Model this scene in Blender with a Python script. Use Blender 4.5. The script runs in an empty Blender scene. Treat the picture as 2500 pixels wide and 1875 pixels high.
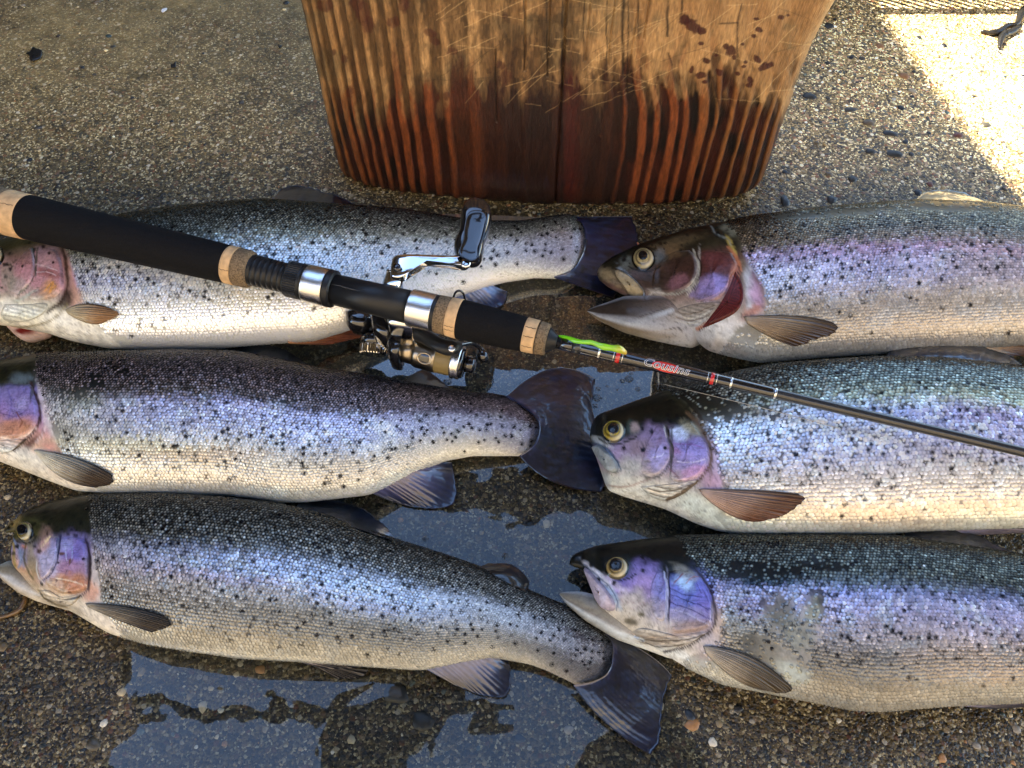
import bpy, math, random
import numpy as np
from mathutils import Vector
from mathutils.bvhtree import BVHTree

random.seed(7)
RNG = np.random.RandomState(11)
scene = bpy.context.scene
COL = scene.collection

# ------------------------------------------------------------------ camera
FPX, CXP, CYP = 2094.0, 1250.0, 937.5        # focal length / centre in photo pixels (2500 wide)
H, TH = 0.529, math.radians(33.0)
cam_d = bpy.data.cameras.new('camera')
cam = bpy.data.objects.new('camera', cam_d)
COL.objects.link(cam)
cam.location = (0, 0, H)
cam.rotation_euler = (TH, 0, 0)
cam_d.sensor_width = 36.0
cam_d.lens = FPX * 36.0 / 2500.0
cam_d.clip_start = 0.01
cam_d.clip_end = 400.0
scene.camera = cam

# ------------------------------------------------------------------ sky, sun, exposure
SUN_EL = math.radians(47)
SUN_AZ = math.radians(-60)                   # from +y, turned towards -x
sun_dir = Vector((math.sin(SUN_AZ) * math.cos(SUN_EL), math.cos(SUN_AZ) * math.cos(SUN_EL), math.sin(SUN_EL)))
world = bpy.data.worlds.new('World')
scene.world = world
world.use_nodes = True
wn = world.node_tree
wn.nodes.clear()
w_out = wn.nodes.new('ShaderNodeOutputWorld')
w_bg = wn.nodes.new('ShaderNodeBackground')
w_sky = wn.nodes.new('ShaderNodeTexSky')
w_sky.sky_type = 'NISHITA'
w_sky.sun_disc = False
w_sky.sun_elevation = SUN_EL
w_sky.sun_rotation = SUN_AZ
w_sky.air_density = 1.0
w_sky.dust_density = 0.05
w_sky.ozone_density = 0.8
w_bg.inputs['Strength'].default_value = 0.13
wn.links.new(w_sky.outputs[0], w_bg.inputs[0])
wn.links.new(w_bg.outputs[0], w_out.inputs[0])
sun_d = bpy.data.lights.new('sun', 'SUN')
sun_d.energy = 5.0
sun_d.angle = math.radians(0.35)
sun_d.color = (1.0, 0.92, 0.78)
sun = bpy.data.objects.new('sun', sun_d)
COL.objects.link(sun)
sun.rotation_euler = (-sun_dir).to_track_quat('-Z', 'Y').to_euler()
sun.location = (0, 0, 5)
scene.view_settings.view_transform = 'Standard'
scene.view_settings.look = 'None'
scene.view_settings.exposure = 2.72
scene.view_settings.gamma = 1.0
scene.view_settings.use_curve_mapping = False

# ------------------------------------------------------------------ helpers
CT, ST = math.cos(TH), math.sin(TH)

def rayd(px, py):
    px = np.asarray(px, float); py = np.asarray(py, float)
    u = (px - CXP) / FPX; v = -(py - CYP) / FPX
    return u, v * CT + ST, v * ST - CT

def unproj(px, py, z):
    dx, dy, dz = rayd(px, py)
    t = (z - H) / dz
    return np.stack([dx * t, dy * t, H + dz * t], -1)

def proj(P):
    P = np.asarray(P, float)
    x, y, z = P[..., 0], P[..., 1], P[..., 2] - H
    d = y * ST - z * CT
    v = (y * CT + z * ST) / d
    return CXP + FPX * x / d, CYP - FPX * v, d

def lin(h):
    h = h.lstrip('#')
    c = np.array([int(h[i:i + 2], 16) / 255.0 for i in (0, 2, 4)])
    return np.where(c <= 0.04045, c / 12.92, ((c + 0.055) / 1.055) ** 2.4)

def _hash(ix, iy, seed):
    h = (ix.astype(np.int64) * 374761393 + iy.astype(np.int64) * 668265263 + seed * 1442695041) & 0xFFFFFFFF
    h = ((h ^ (h >> 13)) * 1274126177) & 0xFFFFFFFF
    return ((h ^ (h >> 16)) & 0xFFFF) / 65535.0

def vnoise(x, y, seed=0):
    ix = np.floor(x); iy = np.floor(y)
    fx = x - ix; fy = y - iy
    fx = fx * fx * (3 - 2 * fx); fy = fy * fy * (3 - 2 * fy)
    a = _hash(ix, iy, seed); b = _hash(ix + 1, iy, seed)
    c = _hash(ix, iy + 1, seed); d = _hash(ix + 1, iy + 1, seed)
    return (a * (1 - fx) + b * fx) * (1 - fy) + (c * (1 - fx) + d * fx) * fy

def fbm(x, y, seed=0, o=4):
    x = np.asarray(x, float); y = np.asarray(y, float)
    s = 0; a = 0.5; t = 0
    for i in range(o):
        s = s + a * vnoise(x, y, seed + i * 17); t += a
        x = x * 2.03 + 5.1; y = y * 2.03 + 3.7; a *= 0.5
    return s / t

def sstep(a, b, x):
    t = np.clip((x - a) / (b - a), 0, 1)
    return t * t * (3 - 2 * t)

def mk(name, V, F, mat, parent=None, col=None, smooth=True, kind=None, label=None):
    V = np.asarray(V, float).reshape(-1, 3)
    me = bpy.data.meshes.new(name)
    Fs = F if isinstance(F, list) else [F]
    Fs = [np.asarray(f, np.int32) for f in Fs if len(f)]
    loops = np.concatenate([f.ravel() for f in Fs])
    tot = np.concatenate([np.full(len(f), f.shape[1], np.int32) for f in Fs])
    me.vertices.add(len(V)); me.vertices.foreach_set('co', V.astype(np.float32).ravel())
    me.loops.add(len(loops)); me.loops.foreach_set('vertex_index', loops)
    me.polygons.add(len(tot))
    me.polygons.foreach_set('loop_start', np.concatenate([[0], np.cumsum(tot)[:-1]]).astype(np.int32))
    me.polygons.foreach_set('loop_total', tot)
    me.polygons.foreach_set('use_smooth', np.full(len(tot), smooth))
    if col is not None:
        c = np.ones((len(V), 4), np.float32)
        col = np.asarray(col, float)
        c[:, :3] = np.clip(col, 0, 1)
        at = me.color_attributes.new('Col', 'FLOAT_COLOR', 'POINT')
        at.data.foreach_set('color', c.ravel())
    me.update(calc_edges=True)
    me.validate()
    me.materials.append(mat)
    o = bpy.data.objects.new(name, me)
    COL.objects.link(o)
    if parent is not None:
        o.parent = parent
    if kind: o['kind'] = kind
    if label: o['label'] = label
    return o

def thing(name, label, cat, loc=(0, 0, 0), group=None):
    o = bpy.data.objects.new(name, None)
    COL.objects.link(o)
    o.empty_display_size = 0.02
    o['label'] = label; o['category'] = cat
    if group: o['group'] = group
    return o

def tag(o, label, cat, group=None):
    o['label'] = label; o['category'] = cat
    if group: o['group'] = group
    return o

def grid_faces(n, m, closed=False):
    """n rows of m vertices, columns closed if asked"""
    i = np.arange(n - 1)[:, None]; j = np.arange(m if closed else m - 1)[None, :]
    j2 = (j + 1) % m
    a = i * m + j; b = i * m + j2; c = (i + 1) * m + j2; d = (i + 1) * m + j
    return np.stack([a, b, c, d], -1).reshape(-1, 4)

def frame_of(d):
    d = np.asarray(d, float); d = d / np.linalg.norm(d)
    up = np.array([0, 0, 1.0]) if abs(d[2]) < 0.9 else np.array([0, 1.0, 0])
    s = np.cross(d, up); s /= np.linalg.norm(s)
    t = np.cross(s, d)
    return d, s, t

def lathe(p0, d, prof, seg=48):
    """prof: (distance, radius) list; end discs closed"""
    d, s, t = frame_of(d)
    prof = [(prof[0][0], 1e-5)] + list(prof) + [(prof[-1][0], 1e-5)]
    ang = np.linspace(0, 2 * math.pi, seg, endpoint=False)
    V = []
    for q, r in prof:
        V.append(np.asarray(p0) + d * q + r * (np.cos(ang)[:, None] * s + np.sin(ang)[:, None] * t))
    return np.concatenate(V), grid_faces(len(prof), seg, True)

def tube(pts, rad, seg=14, flat=1.0):
    pts = np.asarray(pts, float)
    n = len(pts)
    rad = np.broadcast_to(np.asarray(rad, float), (n,))
    V = []
    prev = None
    for i in range(n):
        d = pts[min(i + 1, n - 1)] - pts[max(i - 1, 0)]
        d, s, t = frame_of(d)
        if prev is not None:
            s = prev - d * np.dot(prev, d); s /= np.linalg.norm(s); t = np.cross(s, d)
        prev = s
        ang = np.linspace(0, 2 * math.pi, seg, endpoint=False)
        V.append(pts[i] + rad[i] * (np.cos(ang)[:, None] * s + flat * np.sin(ang)[:, None] * t))
    V = [np.repeat(pts[:1], seg, 0)] + V + [np.repeat(pts[-1:], seg, 0)]
    return np.concatenate(V), grid_faces(n + 2, seg, True)

def smooth_curve(P, n):
    """Catmull-Rom resampling of a polyline"""
    P = np.asarray(P, float)
    Q = np.vstack([2 * P[0] - P[1], P, 2 * P[-1] - P[-2]])
    L = np.concatenate([[0], np.cumsum(np.linalg.norm(np.diff(P[:, :2], axis=0), axis=1))])
    s = np.linspace(0, L[-1] * 0.999999, n)
    k = np.clip(np.searchsorted(L, s, side='right') - 1, 0, len(P) - 2)
    t = ((s - L[k]) / (L[k + 1] - L[k]))[:, None]
    a, b, c, d = Q[k], Q[k + 1], Q[k + 2], Q[k + 3]
    return 0.5 * ((2 * b) + (-a + c) * t + (2 * a - 5 * b + 4 * c - d) * t * t + (-a + 3 * b - 3 * c + d) * t ** 3)

def slab(poly, z, thick, bev=0.15, n=None):
    """solid with rounded rim from a pixel outline laid at height z (real thickness)"""
    P = np.array(poly, float)
    if n: P = smooth_curve(np.vstack([P, P[:1]]), n + 1)[:-1]
    W = unproj(P[:, 0], P[:, 1], z)
    c = W.mean(0)
    V = []; m = len(W)
    for zz, sc in ((-.5, 1e-3), (-.5, 1 - bev), (-.36, 1 - bev * .3), (0, 1.0), (.36, 1 - bev * .3), (.5, 1 - bev), (.53, (1 - bev) * .5), (.54, 1e-3)):
        R = c + (W - c) * sc; R[:, 2] = z + zz * thick
        V.append(R)
    return np.concatenate(V), grid_faces(8, m, True)

def tiltx(V, deg):
    V = V.copy(); c = V.mean(0); a = math.radians(deg)
    y, z = V[:, 1] - c[1], V[:, 2] - c[2]
    V[:, 1] = c[1] + y * math.cos(a) - z * math.sin(a); V[:, 2] = c[2] + y * math.sin(a) + z * math.cos(a)
    return V

def box(c, s, rz=0.0):
    c = np.asarray(c, float); s = np.asarray(s, float) / 2
    K = np.array([[x, y, z] for x in (-1, 1) for y in (-1, 1) for z in (-1, 1)], float) * s
    R = np.array([[math.cos(rz), -math.sin(rz), 0], [math.sin(rz), math.cos(rz), 0], [0, 0, 1]])
    F = np.array([[0, 1, 3, 2], [4, 6, 7, 5], [0, 4, 5, 1], [2, 3, 7, 6], [0, 2, 6, 4], [1, 5, 7, 3]])
    return K @ R.T + c, F

def join(parts):
    V = []; F = {}; o = 0
    for v, f in parts:
        f = np.asarray(f)
        V.append(v); F.setdefault(f.shape[1], []).append(f + o); o += len(v)
    return np.concatenate(V), [np.concatenate(x) for x in F.values()]

def inpoly(x, y, poly):
    x = np.asarray(x, float); y = np.asarray(y, float)
    r = np.zeros(x.shape, bool)
    n = len(poly)
    for i in range(n):
        x0, y0 = poly[i]; x1, y1 = poly[(i + 1) % n]
        if y0 == y1: continue
        c = ((y0 > y) != (y1 > y)) & (x < (x1 - x0) * (y - y0) / (y1 - y0) + x0)
        r ^= c
    return r

# ------------------------------------------------------------------ materials
def nodes_of(m):
    m.use_nodes = True
    nt = m.node_tree
    return nt, nt.nodes['Principled BSDF']

def mat(name, col=(0.5, 0.5, 0.5), rough=0.5, metal=0.0, coat=0.0, coat_r=0.05, attr=False, bump=0.0, bscale=400.0,
        spec=0.5, bdist=0.0004, sss=0.0, vary=0.0, vscale=60.0, stretch=None, aniso=0.0):
    m = bpy.data.materials.new(name)
    nt, b = nodes_of(m)
    L = nt.links.new
    b.inputs['Roughness'].default_value = rough
    b.inputs['Metallic'].default_value = metal
    b.inputs['Coat Weight'].default_value = coat
    b.inputs['Coat Roughness'].default_value = coat_r
    b.inputs['Specular IOR Level'].default_value = spec
    b.inputs['Anisotropic'].default_value = aniso
    if sss:
        b.inputs['Subsurface Weight'].default_value = sss
        b.inputs['Subsurface Scale'].default_value = 0.004
    tc = nt.nodes.new('ShaderNodeTexCoord')
    src = tc.outputs['Object']
    if stretch:
        mp = nt.nodes.new('ShaderNodeMapping')
        mp.inputs['Scale'].default_value = stretch
        L(src, mp.inputs[0]); src = mp.outputs[0]
    if attr:
        a = nt.nodes.new('ShaderNodeAttribute'); a.attribute_name = 'Col'
        c = a.outputs['Color']
    else:
        a = nt.nodes.new('ShaderNodeRGB'); a.outputs[0].default_value = (*col, 1)
        c = a.outputs[0]
    if vary:
        n = nt.nodes.new('ShaderNodeTexNoise'); n.inputs['Scale'].default_value = vscale
        n.inputs['Detail'].default_value = 6
        L(src, n.inputs['Vector'])
        mr = nt.nodes.new('ShaderNodeMapRange')
        mr.inputs['From Min'].default_value = 0.3; mr.inputs['From Max'].default_value = 0.7
        mr.inputs['To Min'].default_value = 1 - vary; mr.inputs['To Max'].default_value = 1 + vary
        L(n.outputs['Fac'], mr.inputs['Value'])
        mx = nt.nodes.new('ShaderNodeVectorMath'); mx.operation = 'SCALE'
        L(c, mx.inputs[0]); L(mr.outputs[0], mx.inputs['Scale'])
        c = mx.outputs[0]
    L(c, b.inputs['Base Color'])
    if bump:
        n = nt.nodes.new('ShaderNodeTexNoise'); n.inputs['Scale'].default_value = bscale
        n.inputs['Detail'].default_value = 4
        L(src, n.inputs['Vector'])
        bp = nt.nodes.new('ShaderNodeBump'); bp.inputs['Strength'].default_value = bump
        bp.inputs['Distance'].default_value = bdist
        L(n.outputs['Fac'], bp.inputs['Height'])
        L(bp.outputs[0], b.inputs['Normal']); L(bp.outputs[0], b.inputs['Coat Normal'])
    return m

M_SKIN = mat('wet_fish_skin', attr=True, rough=0.42, spec=0.15, coat=0.16, coat_r=0.06, bump=0.5, bscale=220, bdist=0.0006, vary=0.10, vscale=900)
M_SCALE = mat('fish_scales', attr=True, rough=0.27, metal=0.42, coat=0.06, coat_r=0.05, spec=0.15)
M_PLATE = mat('gill_plate_skin', attr=True, rough=0.36, metal=0.15, spec=0.2, coat=0.16, coat_r=0.08, bump=0.5, bscale=260, bdist=0.0005, vary=0.22, vscale=420)
M_FIN = mat('wet_fin_membrane', attr=True, rough=0.35, coat=1.0, coat_r=0.03, bump=1.0, bscale=34, bdist=0.0022, spec=0.5)
M_PFIN = mat('fin_membrane', attr=True, rough=0.38, coat=0.35, coat_r=0.15, bump=0.4, bscale=90, bdist=0.001)
M_EYE = mat('wet_eye', attr=True, rough=0.25, spec=.3, coat=0.45, coat_r=0.03)
M_WOOD = mat('weathered_wood', attr=True, rough=0.50, coat=0.12, coat_r=0.25, bump=0.7, bscale=160, bdist=0.0012, vary=0.28, vscale=120, stretch=(6, 6, 1))
M_FOAM = mat('black_foam', (0.0065, 0.0065, 0.0075), rough=0.8, bump=0.6, bscale=1800, bdist=0.0003, spec=0.12, vary=.3, vscale=900)
M_CORK = mat('cork', (0.58, 0.38, 0.20), rough=0.75, bump=0.5, bscale=700, bdist=0.0004, vary=0.22, vscale=200, spec=0.25)
M_RCORK = mat('rubberised_cork', (0.17, 0.12, 0.07), rough=0.8, bump=0.8, bscale=1200, bdist=0.0005, vary=0.6, vscale=900, spec=0.3)
M_PLAS = mat('black_plastic', (0.010, 0.011, 0.013), rough=0.40, spec=0.32, bump=0.1, bscale=900)
M_GLOSSB = mat('glossy_black', (0.008, 0.008, 0.010), rough=0.12, coat=1.0, coat_r=0.02)
M_BLANK = mat('rod_blank_graphite', (0.018, 0.019, 0.022), rough=0.3, coat=0.5, coat_r=0.15)
M_SILVER = mat('brushed_aluminium', (0.78, 0.76, 0.72), rough=0.27, metal=1.0, bump=0.12, bscale=300, stretch=(1, 12, 12))
M_CHROME = mat('chrome', (0.72, 0.71, 0.70), rough=0.10, metal=1.0)
M_BRONZE = mat('champagne_metal', (0.36, 0.31, 0.24), rough=0.28, metal=1.0)
M_LINE = mat('spooled_line', (0.25, 0.19, 0.08), rough=0.35, bump=0.9, bscale=300, bdist=0.0006, stretch=(14, 1, 1))
M_RED = mat('red_thread', (0.50, 0.012, 0.010), rough=0.25, coat=1.0)
M_WHITE = mat('white_print', (0.80, 0.80, 0.80), rough=0.35)
M_NAVY = mat('navy_print', (0.01, 0.014, 0.06), rough=0.3)
M_MONO = mat('clear_line', (0.35, 0.34, 0.30), rough=0.2, coat=0.6)
M_TWIG = mat('wet_twig', (0.12, 0.065, 0.022), rough=0.35, coat=0.6, bump=0.8, bscale=300, vary=0.4, vscale=200)
M_LURE = mat('soft_plastic', attr=True, rough=0.18, coat=0.8, coat_r=0.05)
M_LEAF = mat('dark_wet_leaf', (0.010, 0.009, 0.007), rough=0.35, bump=0.7, bscale=400)
M_PEB = mat('pebble_stone', attr=True, rough=0.4, coat=0.2, coat_r=0.12, vary=0.25, vscale=700, bump=0.3, bscale=900, bdist=0.0002)
M_BOARD = mat('roof_board', (0.055, 0.045, 0.035), rough=0.7, vary=0.3, vscale=8)
M_WALL = mat('bounce_cream', (0.50, 0.39, 0.26), rough=0.9, vary=0.08, vscale=4)
M_CRATE = mat('crate_plastic', (0.10, 0.11, 0.10), rough=0.5)

# ------------------------------------------------------------------ ground
def ground_material():
    m = bpy.data.materials.new('exposed_aggregate_concrete')
    nt, b = nodes_of(m)
    N = nt.nodes.new; L = nt.links.new
    tc = N('ShaderNodeTexCoord')
    def vor(sc, feat='F1', rnd=1.0):
        v = N('ShaderNodeTexVoronoi'); v.inputs['Scale'].default_value = sc; v.feature = feat
        v.inputs['Randomness'].default_value = rnd
        L(tc.outputs['Object'], v.inputs['Vector']); return v
    def noise(sc, det=4, r=0.55):
        n = N('ShaderNodeTexNoise'); n.inputs['Scale'].default_value = sc; n.inputs['Detail'].default_value = det
        n.inputs['Roughness'].default_value = r
        L(tc.outputs['Object'], n.inputs['Vector']); return n
    def ramp(src, stops, interp='LINEAR'):
        r = N('ShaderNodeValToRGB'); cr = r.color_ramp; cr.interpolation = interp
        while len(cr.elements) < len(stops): cr.elements.new(0.5)
        for e, (p, c) in zip(cr.elements, stops):
            e.position = p; e.color = (*c, 1)
        L(src, r.inputs[0]); return r.outputs[0]
    def mix(fac, a, bb, mode='MIX'):
        x = N('ShaderNodeMix'); x.data_type = 'RGBA'; x.blend_type = mode
        if isinstance(fac, float): x.inputs[0].default_value = fac
        else: L(fac, x.inputs[0])
        L(a, x.inputs[6]); L(bb, x.inputs[7]); return x.outputs[2]
    def mrange(src, a, bb, c=0.0, d=1.0):
        x = N('ShaderNodeMapRange'); x.inputs[1].default_value = a; x.inputs[2].default_value = bb
        x.inputs[3].default_value = c; x.inputs[4].default_value = d; L(src, x.inputs[0]); return x.outputs[0]
    def sep(src):
        s = N('ShaderNodeSeparateColor'); L(src, s.inputs[0]); return s
    fine = vor(720)
    f1 = ramp(sep(fine.outputs['Color']).outputs[0], [
        (0.0, (0.008, 0.006, 0.003)), (0.25, (0.040, 0.027, 0.010)), (0.55, (0.105, 0.073, 0.028)),
        (0.82, (0.22, 0.165, 0.075)), (1.0, (0.62, 0.54, 0.34))])
    mid = vor(300)
    sm = sep(mid.outputs['Color'])
    f2 = ramp(sm.outputs[1], [
        (0.0, (0.010, 0.010, 0.010)), (0.3, (0.055, 0.042, 0.024)), (0.45, (0.03, 0.038, 0.036)), (0.6, (0.16, 0.12, 0.06)),
        (0.8, (0.13, 0.05, 0.022)), (0.92, (0.34, 0.28, 0.18)), (1.0, (0.5, 0.46, 0.38))])
    sel = mrange(sm.outputs[0], 0.50, 0.56)
    edge = mrange(mid.outputs['Distance'], 0.50, 0.58, 1.0, 0.0)
    mm = N('ShaderNodeMath'); mm.operation = 'MULTIPLY'; L(sel, mm.inputs[0]); L(edge, mm.inputs[1])
    c = mix(mm.outputs[0], f1, f2)
    # smoother, trowelled cement at the far left
    cem = noise(60, 8, 0.7)
    cemc = ramp(cem.outputs['Fac'], [(0.25, (0.045, 0.034, 0.014)), (0.5, (0.115, 0.085, 0.036)), (0.75, (0.20, 0.15, 0.070))])
    sx = N('ShaderNodeSeparateXYZ'); L(tc.outputs['Object'], sx.inputs[0])
    big = noise(7, 4)
    a1 = mrange(sx.outputs[1], 0.50, 0.90)
    a2 = mrange(sx.outputs[0], 0.10, -0.2)
    m1 = N('ShaderNodeMath'); m1.operation = 'MULTIPLY'; L(a1, m1.inputs[0]); L(a2, m1.inputs[1])
    m2 = N('ShaderNodeMath'); m2.operation = 'MULTIPLY'; L(m1.outputs[0], m2.inputs[0]); L(mrange(big.outputs['Fac'], 0.25, 0.6, 0.4, 1.2), m2.inputs[1])
    m2.use_clamp = True
    c = mix(m2.outputs[0], c, cemc)
    # blotches of dirt and algae
    bl = ramp(big.outputs['Fac'], [(0.3, (0.62, 0.58, 0.50)), (0.5, (0.95, 0.93, 0.85)), (0.7, (1.25, 1.18, 1.0))])
    c = mix(1.0, c, bl, 'MULTIPLY')
    spots = noise(38, 6, 0.65)
    c = mix(1.0, c, ramp(spots.outputs['Fac'], [(0.3, (0.5, 0.5, 0.45)), (0.48, (1, 1, 1)), (1, (1.1, 1.1, 1.1))]), 'MULTIPLY')
    dry = N('ShaderNodeVectorMath'); dry.operation = 'SCALE'; L(c, dry.inputs[0]); dry_sun_gain = N('ShaderNodeMath'); dry_sun_gain.operation = 'MULTIPLY'; L(mrange(sx.outputs[1], 0.50, 0.62, 0.55, 2.1), dry_sun_gain.inputs[0]); L(mrange(sx.outputs[0], 0.15, 0.42, 1.0, 2.3), dry_sun_gain.inputs[1])  # paler where dry; extra gain on the right paints in sun glare
    L(dry_sun_gain.outputs[0], dry.inputs['Scale'])
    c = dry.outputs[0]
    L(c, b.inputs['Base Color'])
    L(mrange(a1, 0, 1, 0.30, 0.65), b.inputs['Roughness'])
    # relief
    h1 = mrange(fine.outputs['Distance'], 0.0, 0.7, 1.0, 0.0)
    h2 = mrange(mid.outputs['Distance'], 0.0, 0.6, 1.0, 0.0)
    ad = N('ShaderNodeMath'); ad.operation = 'MULTIPLY_ADD'; L(h2, ad.inputs[0]); ad.inputs[1].default_value = 1.6; L(h1, ad.inputs[2])
    bp = N('ShaderNodeBump'); bp.inputs['Strength'].default_value = 0.55; bp.inputs['Distance'].default_value = 0.0007
    L(ad.outputs[0], bp.inputs['Height'])
    L(bp.outputs[0], b.inputs['Normal'])
    return m

M_GROUND = ground_material()
V = np.array([[-30, -30, 0], [30, -30, 0], [30, 30, 0], [-30, 30, 0]], float)
ground = mk('concrete_ground', V, np.array([[0, 1, 2, 3]]), M_GROUND, smooth=False, kind='structure')

# water film: a thin clear sheet; transmits what is below and mirrors what is above
def water_material():
    m = bpy.data.materials.new('clear_water_film')
    m.use_nodes = True
    nt = m.node_tree; nt.nodes.clear()
    N = nt.nodes.new; L = nt.links.new
    out = N('ShaderNodeOutputMaterial')
    tr = N('ShaderNodeBsdfTransparent'); tr.inputs[0].default_value = (0.70, 0.74, 0.75, 1)
    gl = N('ShaderNodeBsdfGlossy'); gl.inputs['Roughness'].default_value = 0.015
    fr = N('ShaderNodeFresnel'); fr.inputs['IOR'].default_value = 1.52
    tc = N('ShaderNodeTexCoord')
    n1 = N('ShaderNodeTexNoise'); n1.inputs['Scale'].default_value = 22; n1.inputs['Detail'].default_value = 1.5
    n1.inputs['Distortion'].default_value = 0.6
    L(tc.outputs['Object'], n1.inputs['Vector'])
    v = N('ShaderNodeTexVoronoi'); v.inputs['Scale'].default_value = 95; v.feature = 'SMOOTH_F1'
    L(tc.outputs['Object'], v.inputs['Vector'])
    ms = N('ShaderNodeTexNoise'); ms.inputs['Scale'].default_value = 14; L(tc.outputs['Object'], ms.inputs['Vector'])
    mr = N('ShaderNodeMapRange'); mr.inputs[1].default_value = 0.50; mr.inputs[2].default_value = 0.62
    mr.inputs[3].default_value = 0.0; mr.inputs[4].default_value = 0.16; L(ms.outputs['Fac'], mr.inputs[0])
    mu = N('ShaderNodeMath'); mu.operation = 'MULTIPLY'; L(v.outputs['Distance'], mu.inputs[0]); L(mr.outputs[0], mu.inputs[1])
    ad = N('ShaderNodeMath'); ad.operation = 'ADD'; L(n1.outputs['Fac'], ad.inputs[0]); L(mu.outputs[0], ad.inputs[1])
    bp = N('ShaderNodeBump'); bp.inputs['Strength'].default_value = 0.6; bp.inputs['Distance'].default_value = 0.0008
    L(ad.outputs[0], bp.inputs['Height'])
    L(bp.outputs[0], gl.inputs['Normal']); L(bp.outputs[0], fr.inputs['Normal'])
    mx = N('ShaderNodeMixShader')
    L(fr.outputs[0], mx.inputs[0]); L(tr.outputs[0], mx.inputs[1]); L(gl.outputs[0], mx.inputs[2])
    L(mx.outputs[0], out.inputs[0])
    return m
M_WATER = water_material()
wp = [(700, 560), (860, 530), (1000, 525), (1180, 524), (1420, 545), (1600, 620), (1750, 800), (1800, 1100), (1760, 1400), (1640, 1640), (1660, 1760),
      (1730, 1900), (1700, 2300), (300, 2300), (240, 1900), (340, 1770), (290, 1640), (340, 1500), (420, 1200), (500, 800)]
W = smooth_curve(np.array(wp + wp[:1], float), 241)[:-1]
G2 = unproj(W[:, 0], W[:, 1], 0.0022)
c0 = G2.mean(0)
V = np.concatenate([c0[None], G2]); V[:, 2] = 0.0022
i = np.arange(240)
mk('water_film', V, [np.stack([np.zeros(240, int), 1 + i, 1 + (i + 1) % 240], -1)], M_WATER, smooth=False, kind='structure')

# bubbles floating in the film
film = scene.objects['water_film']
M_BUB = M_WATER.copy(); M_BUB.name = 'bubble_skin'
for nd_ in M_BUB.node_tree.nodes:
    if nd_.type == 'BSDF_TRANSPARENT': nd_.inputs[0].default_value = (.95, .96, .97, 1)
a_ = np.linspace(0, 2 * math.pi, 20, endpoint=False)
BV = np.concatenate([np.stack([np.cos(a_) * r_, np.sin(a_) * r_, np.full(20, h_)], -1) for r_, h_ in
                     ((1.5, 0), (1.2, .10), (1.04, .32), (.96, .46), (.8, .62), (.5, .78), (.22, .85), (.001, .87))])
bub0 = mk('bubble', BV, grid_faces(8, 20, True), M_BUB, film)
for k in range(46):
    if k < 30: x_, y_ = random.uniform(1440, 1720), random.uniform(880, 1010)
    elif k < 38: x_, y_ = random.uniform(1000, 1480), random.uniform(1180, 1480)
    else: x_, y_ = random.uniform(960, 1250), random.uniform(880, 940)
    if k == 0: o = bub0
    else:
        o = bub0.copy(); COL.objects.link(o); o.parent = film
    o.location = unproj(x_, y_, 0.0021); r_ = random.choice((.0009, .0012, .0016, .0024))
    o.scale = (r_, r_, r_ * .8)

# pebbles in the concrete
PEBC = [lin(h) for h in ('2a2a28', '16171a', '1b2430', '4a4436', '6b5a3c', '8c7c5c', 'b5a88a', 'd8d2c0', '9a9284', '70402a', 'a87a4a',
                         '3a4a48', '5c6660', '2e2a1e', 'c8b896')]
PEBW = np.array([10, 9, 4, 9, 9, 8, 6, 4, 5, 2, 2, 3, 3, 9, 4], float); PEBW /= PEBW.sum()
def pebble_geo(n, seg=7, rs=None):
    """unit pebble: low dome, irregular outline"""
    rs = rs or RNG
    ang = np.linspace(0, 2 * math.pi, seg, endpoint=False) + rs.uniform(-.25, .25, seg)
    r = rs.uniform(0.72, 1.1, seg)
    rings = [(1.0, -0.15), (0.86, 0.32), (0.45, 0.62)]
    V = [np.stack([np.cos(ang) * r * q, np.sin(ang) * r * q, np.full(seg, h)], -1) for q, h in rings]
    V.append(np.array([[0, 0, 0.68]]))
    V = np.concatenate(V)
    F4 = grid_faces(3, seg, True)
    j = np.arange(seg)
    F3 = np.stack([2 * seg + j, 2 * seg + (j + 1) % seg, np.full(seg, 3 * seg)], -1)
    return V, F4, F3
KINDS = [pebble_geo(0) for _ in range(10)]
LEAFY = []
def rand_ground(n):
    """points spread evenly over the picture's ground"""
    px = RNG.uniform(-60, 2560, n); py = RNG.uniform(-40, 1920, n)
    return px, py
# where pebbles show large: bottom strip, right of the block, middle gap
def dens(px, py):
    d = np.where(py > 900, 1.0, np.where(px > 1800, 1.0, 0.25))
    d = np.where((py < 430) & (px < 1000), 0.12, d)
    return d
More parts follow.
